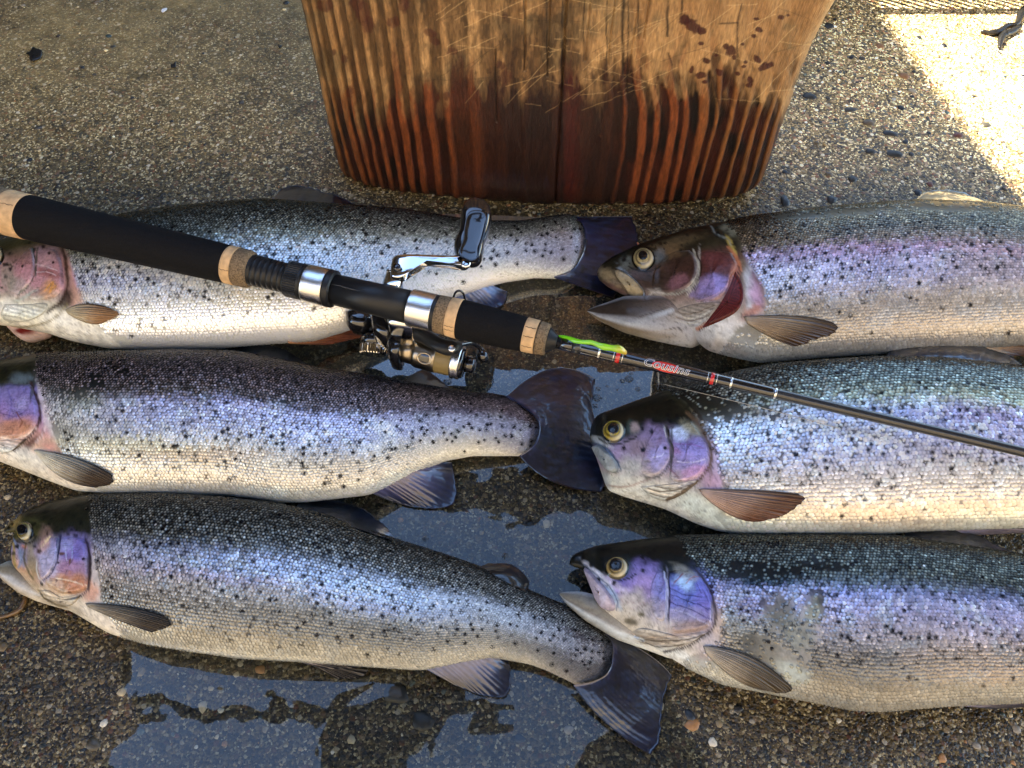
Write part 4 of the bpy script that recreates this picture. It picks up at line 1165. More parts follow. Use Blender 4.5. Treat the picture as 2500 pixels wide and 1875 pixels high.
FISH.append(dict(seed=202, gain=1.08, low=0.15, strokes=[([(74, 933), (88, 965), (98, 1000), (97, 1028), (84, 1052), (58, 1078), (34, 1100)], 5, '36241a', .95), ([(92, 960), (106, 1000), (108, 1050), (90, 1080)], 3, 'd8c8cc', .6), ([(0, 1008), (40, 1018), (70, 1004)], 2, '6c5490', .7), ([(0, 1068), (40, 1072), (70, 1060), (88, 1044)], 2.2, 'e8d8d0', .7), ([(20, 950), (30, 990), (22, 1020)], 2, '5850a0', .5), ([(45, 1010), (60, 1030), (55, 1045)], 2, '7c4430', .7), ([(0, 1085), (30, 1092), (50, 1084)], 2, '8c8070', .7)],
    gy=1000, dl=.30, label='violet-sided trout in the middle of the left column, with a dark fanned tail',
    up=[(-240, 1020), (-225, 985), (-170, 940), (-90, 902), (0, 879), (102, 862), (271, 857), (430, 853), (576, 857), (700, 880), (753, 893), (881, 912), (983, 930), (1080, 947), (1153, 959), (1200, 961), (1254, 972), (1305, 1002), (1330, 1037)],
    lo=[(-240, 1024), (-220, 1050), (-160, 1080), (-60, 1110), (0, 1126), (63, 1150), (127, 1176), (190, 1199), (285, 1206), (430, 1207), (563, 1209), (678, 1226), (746, 1225), (902, 1207), (960, 1180), (1017, 1153), (1085, 1125), (1153, 1112), (1221, 1112), (1288, 1112), (1318, 1085), (1330, 1042)],
    k=[(-240, .5), (0, .52), (500, .50), (1000, .50), (1150, .48), (1290, .3), (1330, .12)], z=[(-240, .012), (0, .002), (1200, .001)],
    xl=[(850, 88), (905, 86), (930, 90), (1000, 112), (1060, 128), (1100, 150), (1180, 215), (1210, 260)],
    xr=[(950, 1254), (1000, 1310), (1037, 1329), (1080, 1318), (1125, 1284)],
    bands=[(100, [(0, '1a1914'), (.15, '2c2a22'), (.26, '5a5850'), (.34, '9a9aa8'), (.45, 'b4b4c8'), (.58, 'bebcb0'), (.7, 'd4ccb0'), (.84, 'd0c4b8'), (1, 'dedcdc')]),
           (420, [(0, '191813'), (.14, '2a2824'), (.28, '4a4640'), (.34, '8a86b8'), (.45, '9296d8'), (.56, 'acb4e4'), (.62, 'ccd0dc'), (.70, 'd8d0b0'), (.80, 'c4ae88'), (.88, 'cab4a8'), (1, 'dcd8dc')]),
           (850, [(0, '15151a'), (.14, '2c2a2c'), (.30, '504a54'), (.36, '8e90cc'), (.5, '98a4e4'), (.62, 'aab2d4'), (.74, 'b8a894'), (.86, 'b4a8a8'), (1, 'd4dcdc')]),
           (1150, [(0, '141418'), (.2, '3c3640'), (.35, '706c90'), (.5, '8286b8'), (.68, '9a98a8'), (.85, 'aaa49c'), (1, 'c4c4c4')]),
           (1300, [(0, '302830'), (.3, '5a4c60'), (.5, '5c5c9c'), (.8, '6c6898'), (1, '9a98b0')])],
    head=[(0, '1a1a0c'), (.2, '20200e'), (.24, '3a3c38'), (.3, '8078b4'), (.5, '9880bc'), (.62, 'b88c8c'), (.74, 'c4a088'), (.86, 'c8bcb0'), (1, 'e0dcd0')],
    spot=[(0, .1), (.3, .12), (.5, .30), (.65, .5), (.85, .16), (1, .02)], spotx=[(0, .5), (400, .7), (700, 1.0), (1000, 1.4), (1300, 1.8)],
    dot='b0a0a4', blotch='d4e4f8',
    blobs=[(50, 1000, 34, 26, -.3, '8c7ccc', .8), (22, 960, 20, 18, 0, '8478c0', .6), (60, 985, 20, 16, -.5, 'a8a0e0', .6), (40, 1045, 44, 20, -.3, 'c88460', .85), (68, 1050, 20, 10, -.7, 'd8904c', .5), (55, 925, 26, 14, 0, '6c8088', .6),
           (112, 1000, 12, 60, -.25, 'd8ccd4', .85), (118, 1085, 16, 16, 0, 'cc8c7c', .8), (72, 1085, 30, 9, -.75, '4a1410', .85), (60, 1115, 60, 24, .4, 'dcdcd0', .7), (200, 980, 50, 24, 0, '8c9480', .7), (170, 1040, 50, 30, 0, 'b0b0a4', .5),
           (235, 925, 26, 26, 0, '1c1c10', .5), (300, 900, 40, 10, .3, '1c1d12', .6), (330, 1090, 160, 22, .05, 'dcd4a8', .75), (470, 1110, 160, 20, 0, 'b89870', .55), (640, 1205, 60, 16, 0, 'd0e0e0', .6), (960, 1175, 40, 20, -.4, 'd0e0e0', .5),  # dark blotch near the back imitates a wet reflection
           (83, 935, 3, 50, .08, '24281c', .8, .2)],
    bare=[(232, 935, 22, 24, 0, .45), (300, 905, 46, 10, .4, .3), (130, 1140, 90, 26, .42, .95), (120, 1060, 20, 30, 0, .8), (180, 960, 40, 14, 0, .5)],
    cover=[(8, 935), (74, 937), (86, 965), (95, 997), (95, 1022), (84, 1049), (63, 1068), (32, 1073), (0, 1070), (-14, 1040), (-10, 975)], rim='b0a8bc',
    memb=[(-4, 1075), (63, 1071), (52, 1086), (30, 1103), (0, 1108), (-40, 1098), (-40, 1078)],
    eye=(-150, 985, 25, 25, -150, 983, 11),
    fins=[dict(name='pectoral_fin', root=[(80, 1098), (86, 1104)], mid=[(190, 1119), (165, 1140), (150, 1166)], tip=[(274, 1160), (272, 1180), (236, 1190)], body=True, cols=('b4b0a0', '33261a'), mat_=M_PFIN, ribs=10, rag=4),
          dict(name='dorsal_fin', root=[(572, 872), (660, 880), (756, 902)], tip=[(583, 845), (637, 838), (700, 858), (765, 897)], z=(.032, .016), cols=('10141c', '0a0e16'), ribs=9, arch=.003),
          dict(name='adipose_fin', root=[(985, 940), (1085, 955)], tip=[(1000, 916), (1040, 904), (1098, 946)], z=(.02, .012), cols=('0c0e12', '080a0e'), ribs=2, rag=0),
          dict(name='pelvic_fin', root=[(568, 1198), (576, 1212)], tip=[(688, 1212), (697, 1224), (610, 1224)], z=(.028, .012), cols=('b4a4a0', '5c4440'), mat_=M_PFIN, ribs=5, rag=3),
          dict(name='anal_fin', root=[(895, 1198), (1040, 1132)], tip=[(960, 1226), (1030, 1240), (1105, 1232), (1113, 1180), (1098, 1128)], z=(.02, .004), cols=('584e60', '161d2c'), ribs=14),
          dict(name='tail_fin', root=[(1236, 968), (1296, 1008), (1316, 1040), (1304, 1085), (1268, 1112)], mid=[(1345, 900), (1400, 975), (1405, 1050), (1395, 1120), (1350, 1176)], tip=[(1452, 926), (1446, 1000), (1468, 1080), (1482, 1150), (1470, 1202)], z=(.015, .003), troot='5a5064', cols=('1c1a22', '0d111c'), ribs=17, spots=True, arch=.003)]))
FISH.append(dict(seed=303, gain=1.02, low=0.4, strokes=[([(206, 1314), (217, 1345), (221, 1380), (216, 1430), (202, 1452), (178, 1462), (150, 1467)], 4.5, '2a2024', .95), ([(148, 1306), (145, 1343), (137, 1376), (123, 1402), (100, 1421)], 3, '1c2248', .9), ([(138, 1412), (175, 1418), (213, 1430)], 1.8, 'ecd8c0', .8), ([(92, 1440), (125, 1468), (160, 1480)], 2.4, '6a6048', .85), ([(105, 1440), (140, 1462), (176, 1468)], 3, 'e0d8c8', .8),  # pale line below the orange gill cover is a painted highlight
        ([(100, 1450), (130, 1474), (165, 1486)], 1.8, '7c7058', .8), ([(90, 1370), (92, 1402), (105, 1420)], 2, 'c8ccd0', .7), ([(64, 1325), (60, 1350), (62, 1380), (80, 1412)], 3, '4c4424', .8), ([(22, 1310), (32, 1330), (34, 1360), (38, 1384)], 5, '8c7c3c', .8), ([(30, 1314), (44, 1336), (52, 1362), (46, 1386)], 4, '7484a4', .9), ([(110, 1322), (122, 1312)], 3, 'f0e0b0', .8), ([(98, 1336), (120, 1318)], 2, 'f0e0b0', .6),
        ([(42, 1320), (58, 1326), (76, 1324), (88, 1310)], 2.4, '14140c', .9), ([(178, 1335), (180, 1365)], 1.6, 'a8c4f4', .7), ([(160, 1330), (164, 1370)], 1.4, 'b8c8f0', .6), ([(2, 1410), (30, 1432), (60, 1440), (95, 1452)], 5, 'dce0e0', .7)],
    gy=1380, dl=.30, label='lower left trout with open mouth, orange-violet gill cover and big dark tail',
    up=[(15, 1297), (17, 1290), (22, 1278), (34, 1266), (68, 1244), (136, 1220), (203, 1209), (300, 1204), (407, 1204), (542, 1213), (678, 1228), (800, 1258), (859, 1281), (987, 1322), (1097, 1357), (1162, 1380), (1228, 1412), (1284, 1438), (1372, 1475), (1424, 1510), (1480, 1540), (1505, 1560), (1515, 1585)],
    lo=[(15, 1300), (18, 1315), (26, 1345), (36, 1385), (54, 1400), (84, 1436), (130, 1474), (181, 1495), (271, 1548), (362, 1573), (452, 1588), (588, 1607), (723, 1614), (900, 1627), (979, 1632), (1031, 1635), (1120, 1617), (1206, 1604), (1293, 1620), (1337, 1636), (1372, 1653), (1415, 1674), (1470, 1662), (1500, 1625), (1515, 1590)],
    fulllo=[(15, 1400), (66, 1450), (90, 1466), (181, 1495), (271, 1548), (362, 1573), (452, 1588), (588, 1607), (723, 1614), (900, 1627), (1031, 1635), (1120, 1617), (1206, 1604), (1293, 1620), (1372, 1653), (1415, 1674), (1470, 1662), (1515, 1590)],
    k=[(15, .55), (100, .52), (500, .50), (1000, .48), (1250, .46), (1470, .3), (1515, .12)], z=[(15, .014), (120, .004), (300, .001)],
    xl=[(1195, 215), (1340, 226), (1400, 236), (1460, 244), (1500, 260), (1560, 300)],
    xr=[(1520, 1460), (1556, 1500), (1590, 1507), (1650, 1487), (1680, 1430)],
    bands=[(230, [(0, '14150f'), (.16, '22231c'), (.26, '4c4c48'), (.34, '787ca4'), (.42, '9088b8'), (.5, 'a890a4'), (.6, 'b49888'), (.75, 'a48c70'), (.88, 'b0a28c'), (1, 'd4d0c8')]),
           (550, [(0, '131612'), (.22, '24261e'), (.30, '5c6470'), (.36, '7c8cc4'), (.44, '88a0dc'), (.5, '9a90c4'), (.56, 'a89c9c'), (.7, 'a0907c'), (.85, '988870'), (1, 'c4c0b4')]),
           (900, [(0, '121410'), (.22, '282a26'), (.34, '8494b4'), (.46, '90b0e4'), (.58, '8c94c0'), (.66, '948f88'), (.82, '847c70'), (1, 'b4b0a8')]),
           (1200, [(0, '121311'), (.24, '3a3c38'), (.4, '8a9ab8'), (.6, '8c98b4'), (.8, '8c8c8c'), (1, 'acacb0')]),
           (1460, [(0, '221c20'), (.3, '5c5058'), (.6, '6c5c68'), (.85, '605468'), (1, '7c7084')])],
    head=[(0, '12130a'), (.2, '1c1d10'), (.3, '24241a'), (.36, '6c6884'), (.5, '9a90b4'), (.62, 'a48c94'), (.74, 'b08868'), (.86, 'b8a890'), (1, 'd4cfc0')],
    spot=[(0, .1), (.3, .3), (.4, .2), (.5, .5), (.7, .42), (.85, .1), (1, .02)], spotx=[(200, 1.5), (500, 1.1), (900, 1.0), (1200, 1.3), (1500, 1.6)],
    dot='b8bab0', blotch='b8d0f0',
    blobs=[(60, 1300, 46, 34, 0, '4c4a1c', .7), (38, 1270, 16, 14, -.8, 'a88a3c', .6), (175, 1345, 38, 36, 0, '8070d0', .9), (195, 1350, 18, 34, 0, '7468d4', .6), (165, 1330, 16, 16, 0, '98a4e8', .6), (170, 1385, 44, 20, .1, 'a87cac', .85), (175, 1425, 46, 22, .1, 'c07848', .95), (135, 1430, 26, 24, 0, 'b49878', .7),
           (118, 1370, 24, 44, .2, 'a8aad8', .85), (108, 1330, 14, 26, .6, 'd0a090', .7), (112, 1300, 16, 16, 0, '8c6c60', .6), (78, 1370, 16, 40, -.15, '807848', .75), (58, 1335, 8, 5, 0, 'c8783c', .6), (96, 1345, 6, 6, 0, '3a2414', .9),
           (234, 1410, 12, 60, -.08, 'c4bcb8', .85), (225, 1450, 18, 22, .3, 'd09878', .9), (209, 1366, 4.4, 4, 0, '1a0c2c', 1), (174, 1373, 5, 8, 0, '6c4c3c', .9), (152, 1352, 8, 4, 0, '5c4030', .9), (143, 1374, 4, 3, 0, '2a1c30', .9), (185, 1307, 6, 5, 0, '100c14', .9), (102, 1427, 3.6, 3.6, 0, '1a140c', 1), (140, 1417, 3, 4, 0, '4a2818', .8), (174, 1446, 4, 3, 0, '4a2414', .8),
           (54, 1358, 10, 26, -.25, '6878a0', .85), (250, 1510, 70, 18, .5, 'd8d4cc', .75), (145, 1476, 60, 10, .35, '8c8270', .6), (143, 1340, 2, 30, .02, '20284c', .8, .2), (217, 1385, 2.6, 60, 0, '1c1c24', .8, .2)],
    bare=[(230, 1520, 90, 22, .5, .9), (236, 1430, 10, 50, 0, .8)],
    jaw=[[(-14, 1385), (27, 1366), (60, 1382), (110, 1412), (170, 1450)], [(-14, 1391), (4, 1414), (48, 1449), (90, 1468), (170, 1492)]], jawc=[(0, 'b4b8b0'), (.25, '8c8674'), (.5, '9c9686'), (.72, 'd8dce0'), (1, 'c4b8a4')],
    cover=[(147, 1308), (193, 1308), (208, 1320), (214, 1335), (218, 1374), (214, 1430), (204, 1447), (174, 1453), (145, 1451), (116, 1431), (108, 1420), (125, 1401), (135, 1379), (143, 1345)], rim='8c6c6c',
    cheek=[(123, 1308), (145, 1310), (143, 1343), (135, 1374), (123, 1401), (100, 1418), (91, 1403), (91, 1374), (108, 1345)],
    memb=[(92, 1440), (118, 1440), (145, 1456), (174, 1458), (200, 1452), (182, 1474), (160, 1482), (130, 1476), (105, 1462)],
    eye=(61, 1298, 18, 22, 61, 1297, 11.5), iris='a89850',
    fins=[dict(name='pectoral_fin', root=[(206, 1473), (212, 1481)], mid=[(316, 1482), (305, 1500), (292, 1516)], tip=[(398, 1503), (415, 1526), (371, 1544)], body=True, cols=('80786a', '2c241a'), mat_=M_PFIN, ribs=10, rag=4),
          dict(name='dorsal_fin', root=[(722, 1240), (840, 1280), (956, 1318)], tip=[(738, 1214), (859, 1232), (927, 1272), (966, 1312)], z=(.032, .008), cols=('141c22', '0e161e'), ribs=11, arch=.003),
          dict(name='adipose_fin', root=[(1165, 1388), (1225, 1416), (1282, 1444)], tip=[(1190, 1375), (1250, 1378), (1290, 1413), (1290, 1438)], z=(.018, .010), cols=('0e110e', '0c1014'), ribs=2, rag=0, arch=.004),
          dict(name='pelvic_fin', root=[(700, 1598), (712, 1610)], tip=[(878, 1618), (893, 1628), (795, 1634)], z=(.022, .012), cols=('8c8484', '2c2a2e'), mat_=M_PFIN, ribs=6, rag=3),
          dict(name='pelvic_fin', root=[(756, 1620), (800, 1626)], tip=[(820, 1657), (880, 1654), (899, 1636)], z=(.012, .003), cols=('302c2c', '1a191b'), mat_=M_PFIN, ribs=7, rag=3),
          dict(name='anal_fin', root=[(1025, 1625), (1120, 1608), (1205, 1596)], tip=[(1108, 1672), (1180, 1698), (1236, 1698), (1247, 1652), (1240, 1608)], z=(.016, .004), cols=('5a5668', '101420'), ribs=13),
          dict(name='tail_fin', root=[(1468, 1536), (1495, 1575), (1488, 1635), (1452, 1662), (1400, 1672)], mid=[(1580, 1595), (1565, 1650), (1545, 1700), (1515, 1745), (1478, 1765)], tip=[(1640, 1650), (1620, 1700), (1614, 1760), (1610, 1805), (1588, 1842)], z=(.014, .003), troot='564c5c', cols=('14161e', '0a0f1c'), ribs=18, spots=True, arch=.003)]))
FISH.append(dict(seed=404, gain=0.98, low=0.25, sz=0.0022, strokes=[([(1779, 604), (1798, 630), (1806, 655), (1790, 690), (1777, 722), (1754, 755), (1727, 787), (1702, 803)], 6, 'b0704c', .9), ([(1804, 648), (1796, 690), (1782, 724), (1760, 758), (1732, 790), (1706, 806)], 2.4, '3c1410', .9), ([(1692, 612), (1706, 645), (1703, 672), (1684, 700), (1655, 716), (1618, 718)], 3.4, 'b0b0a4', .85), ([(1699, 612), (1712, 646), (1709, 676), (1690, 706)], 2.4, '2c1c16', .85),
        ([(1478, 748), (1500, 740), (1560, 736), (1610, 730), (1650, 734)], 2.6, '5c544c', .8), ([(1648, 768), (1690, 778), (1738, 758)], 2.6, 'e0dcd0', .8), ([(1652, 782), (1690, 790), (1728, 776)], 2.4, 'dcd8cc', .8), ([(1650, 775), (1690, 784), (1733, 767)], 1.8, '847464', .8), ([(1645, 760), (1690, 766), (1745, 745)], 2, '847464', .7), ([(1500, 764), (1550, 752), (1610, 744)], 26, '6a6058', .65), ([(1474, 787), (1530, 793), (1580, 778), (1640, 757)], 8, 'dfe8ee', .8), ([(1485, 800), (1560, 812), (1640, 805)], 3, 'b8a890', .5),
        ([(1498, 656), (1540, 672), (1573, 707), (1574, 729)], 2.6, '322c1e', .85), ([(1496, 664), (1520, 700), (1540, 724), (1556, 731)], 2.2, '4c4434', .8), ([(1462, 690), (1490, 706), (1525, 724)], 3.4, '5a4a30', .8), ([(1535, 650), (1560, 662), (1590, 662), (1612, 650)], 2.4, '14140c', .9), ([(1540, 612), (1570, 600), (1600, 610)], 2.4, '14140c', .7), ([(1620, 716), (1600, 714), (1580, 724)], 2.4, 'd0ccc4', .7), ([(1700, 735), (1735, 728), (1770, 705), (1790, 670)], 2, 'c4a0b4', .5),
        ([(1736, 552), (1746, 572), (1772, 582), (1786, 600)], 3, '8c9490', .6), ([(1480, 775), (1530, 782), (1580, 768), (1632, 750)], 1.8, '4c4844', .7), ([(1636, 802), (1655, 800), (1665, 808)], 2.4, '3a3020', .8)],
    gy=650, dl=.22, label='upper right trout with open red gills and gaping pale jaw',
    up=[(1458, 668), (1461, 655), (1470, 643), (1499, 624), (1574, 590), (1674, 560), (1748, 544), (1848, 525), (1997, 506), (2146, 494), (2245, 487), (2400, 492), (2500, 505), (2650, 540), (2800, 590), (2950, 640), (3080, 668)],
    lo=[(1458, 671), (1463, 684), (1485, 702), (1520, 720), (1550, 731), (1590, 750), (1640, 782), (1690, 822), (1730, 857), (1773, 869), (1848, 885), (1920, 880), (1997, 873), (2146, 864), (2300, 856), (2500, 842), (2650, 815), (2800, 770), (2950, 740), (3080, 735)],
    fulllo=[(1458, 800), (1524, 815), (1608, 834), (1674, 845), (1773, 869), (1848, 885), (1920, 880), (1997, 873), (2146, 864), (2300, 856), (2500, 842), (2650, 815), (2800, 770), (3080, 735)],
    k=[(1458, .55), (1600, .52), (2000, .50), (2600, .48), (3080, .3)], z=[(1458, .016), (1600, .004), (1800, .001)],
    xl=[(500, 1770), (545, 1775), (570, 1800), (620, 1815), (660, 1838), (700, 1866), (740, 1872), (775, 1866), (800, 1800), (860, 1758), (900, 1750)],
    bands=[(1820, [(0, '2c2a1c'), (.1, '6a5c40'), (.16, '4a4434'), (.22, '68645c'), (.28, '9084b4'), (.36, '9a9cd0'), (.5, 'a4acd0'), (.58, 'b4a09c'), (.66, 'a48c70'), (.8, 'a09890'), (.9, 'b0b0bc'), (1, 'c4c4d0')]),
           (2150, [(0, '8c7440'), (.07, 'a88c50'), (.14, '4c4434'), (.22, '847064'), (.30, 'a07ca0'), (.42, '9484c0'), (.54, 'a094bc'), (.62, 'b89c8c'), (.78, 'c49c78'), (.9, 'a894a0'), (1, 'c0bcc8')]),  # gold near the back edge is sun glint painted in
           (2450, [(0, '6c5c34'), (.08, '8c7c48'), (.14, '5c5a4c'), (.24, '8c7c78'), (.34, 'a07c94'), (.5, 'a48ca8'), (.64, 'c4a890'), (.8, 'c8a07c'), (1, 'b8a8ac')])],
    head=[(0, '17170d'), (.12, '222114'), (.22, '3a3524'), (.3, '4a3a34'), (.45, '5c4440'), (.58, '8c7870'), (.7, '9c948c'), (.82, 'd4d8dc'), (.92, 'a89c8c'), (1, 'b8b0a4')],
    spot=[(0, .1), (.14, .4), (.28, .5), (.45, .5), (.6, .12), (.8, .03), (1, 0)], spotx=[(1700, 1.2), (2200, .8), (2500, .6)],
    dot='a8a08c', blotch='c4c4dc',
    blobs=[(1745, 648, 56, 36, .1, '5c2c2c', .95), (1740, 640, 40, 24, 0, '682e30', .7), (1735, 702, 42, 24, -.3, '8c7ccc', .95), (1725, 690, 20, 12, 0, 'a890d8', .5), (1790, 680, 9, 44, .25, 'b06a48', .85), (1670, 662, 46, 44, 0, '40281c', .85), (1600, 690, 40, 26, .3, '33281a', .85), (1660, 690, 26, 16, -.4, '9c6474', .7),
           (1650, 590, 60, 12, -.25, '8a7448', .35), (1635, 612, 30, 16, 0, '8c6c40', .5), (1545, 690, 40, 8, .85, 'a8c4e0', .95), (1556, 705, 30, 7, .9, 'b8cce4', .8), (1480, 670, 26, 14, .5, '8c7c58', .8), (1510, 690, 24, 12, .4, '7c6c4c', .7), (1530, 640, 14, 16, 0, '66706c', .7), (1610, 625, 14, 18, 0, '6c7880', .6),
           (1820, 680, 9, 60, -.15, '8c7a58', .6), (1832, 715, 12, 60, -.10, 'b4bcc8', .95), (1845, 720, 14, 40, -.2, 'b48cb8', .85), (1835, 760, 26, 12, -.6, 'b87864', .85), (1710, 815, 90, 22, -.35, 'd4d4d4', .85), (1630, 800, 90, 22, .18, 'b8b4b4', .7), (1690, 765, 60, 18, -.2, 'b0a494', .6),
           (1812, 850, 44, 26, .3, 'c4ccd0', .75), (1760, 850, 60, 16, .2, 'b8b0ac', .7), (1605, 716, 20, 10, .2, 'a0988c', .8), (1575, 660, 5, 4, 0, '18140c', .9), (1783, 560, 20, 14, .3, '8c8c70', .6), (1785, 598, 6, 26, -.5, 'c0a850', .8), (1706, 650, 4, 46, .05, 'a8a49c', .8, .25), (1690, 705, 26, 4, -.9, 'c4bfae', .8, .25)],
    bare=[(1830, 845, 46, 26, .2, .6), (1800, 810, 70, 28, -.2, .97), (2050, 520, 190, 9, -.07, .9), (2330, 505, 120, 12, .05, .9)],
    jaw=[[(1434, 757), (1455, 747), (1480, 739), (1525, 722), (1570, 722), (1620, 720), (1700, 752), (1745, 800)], [(1434, 761), (1462, 783), (1524, 813), (1599, 833), (1690, 851), (1745, 820)]],
    jawc=[(0, 'c8ccd0'), (.10, '403830'), (.5, '4a4038'), (.58, 'a0a4ac'), (.74, 'd8e0e8'), (.84, '8c7c64'), (1, '98907c')],
    cover=[(1692, 609), (1779, 613), (1793, 624), (1802, 649), (1787, 677), (1779, 704), (1762, 728), (1735, 738), (1690, 736), (1701, 698), (1707, 655)], rim='b07858',
    cheek=[(1685, 608), (1697, 620), (1705, 645), (1703, 672), (1682, 702), (1642, 717), (1600, 712), (1590, 690), (1600, 650), (1640, 615)],
    memb=[(1625, 762), (1690, 742), (1764, 736), (1749, 755), (1728, 782), (1703, 798), (1663, 796), (1638, 782)],
    gills=[(1796, 660), (1812, 690), (1815, 730), (1800, 760), (1765, 782), (1715, 802), (1726, 784), (1755, 745), (1778, 705)],
    maxilla=[(1500, 660), (1511, 658), (1538, 674), (1559, 693), (1571, 710), (1570, 725), (1557, 728), (1540, 721), (1521, 696), (1504, 674)], maxc='93876c',
    eye=(1571, 632, 25, 25, 1571, 629, 10), iris='d8c488',
    fins=[dict(name='pectoral_fin', root=[(1812, 773), (1822, 787)], mid=[(1945, 771), (1925, 800), (1880, 822)], tip=[(2034, 788), (2043, 808), (1990, 830), (1938, 846)], body=True, cols=('8c7c68', '3c2a1c'), mat_=M_PFIN, ribs=12, rag=8),
          dict(name='dorsal_fin', root=[(2228, 494), (2310, 492), (2412, 505)], tip=[(2258, 469), (2310, 462), (2370, 476), (2425, 498)], z=(.045, .028), cols=('a89460', '6c5c3c'), mat_=M_FIN, ribs=8),  # gold tint stands for sunlight on the fin
          dict(name='pelvic_fin', root=[(2395, 826), (2402, 856)], tip=[(2560, 835), (2575, 860), (2480, 870)], z=(.028, .012), cols=('a8845c', '5c3a22'), mat_=M_PFIN, ribs=8),
          dict(name='tail_fin', root=[(3065, 668), (3080, 700), (3065, 735)], tip=[(3230, 610), (3200, 700), (3230, 800)], z=(.010, .003), cols=('1c2234', '0c1220'), ribs=14)]))
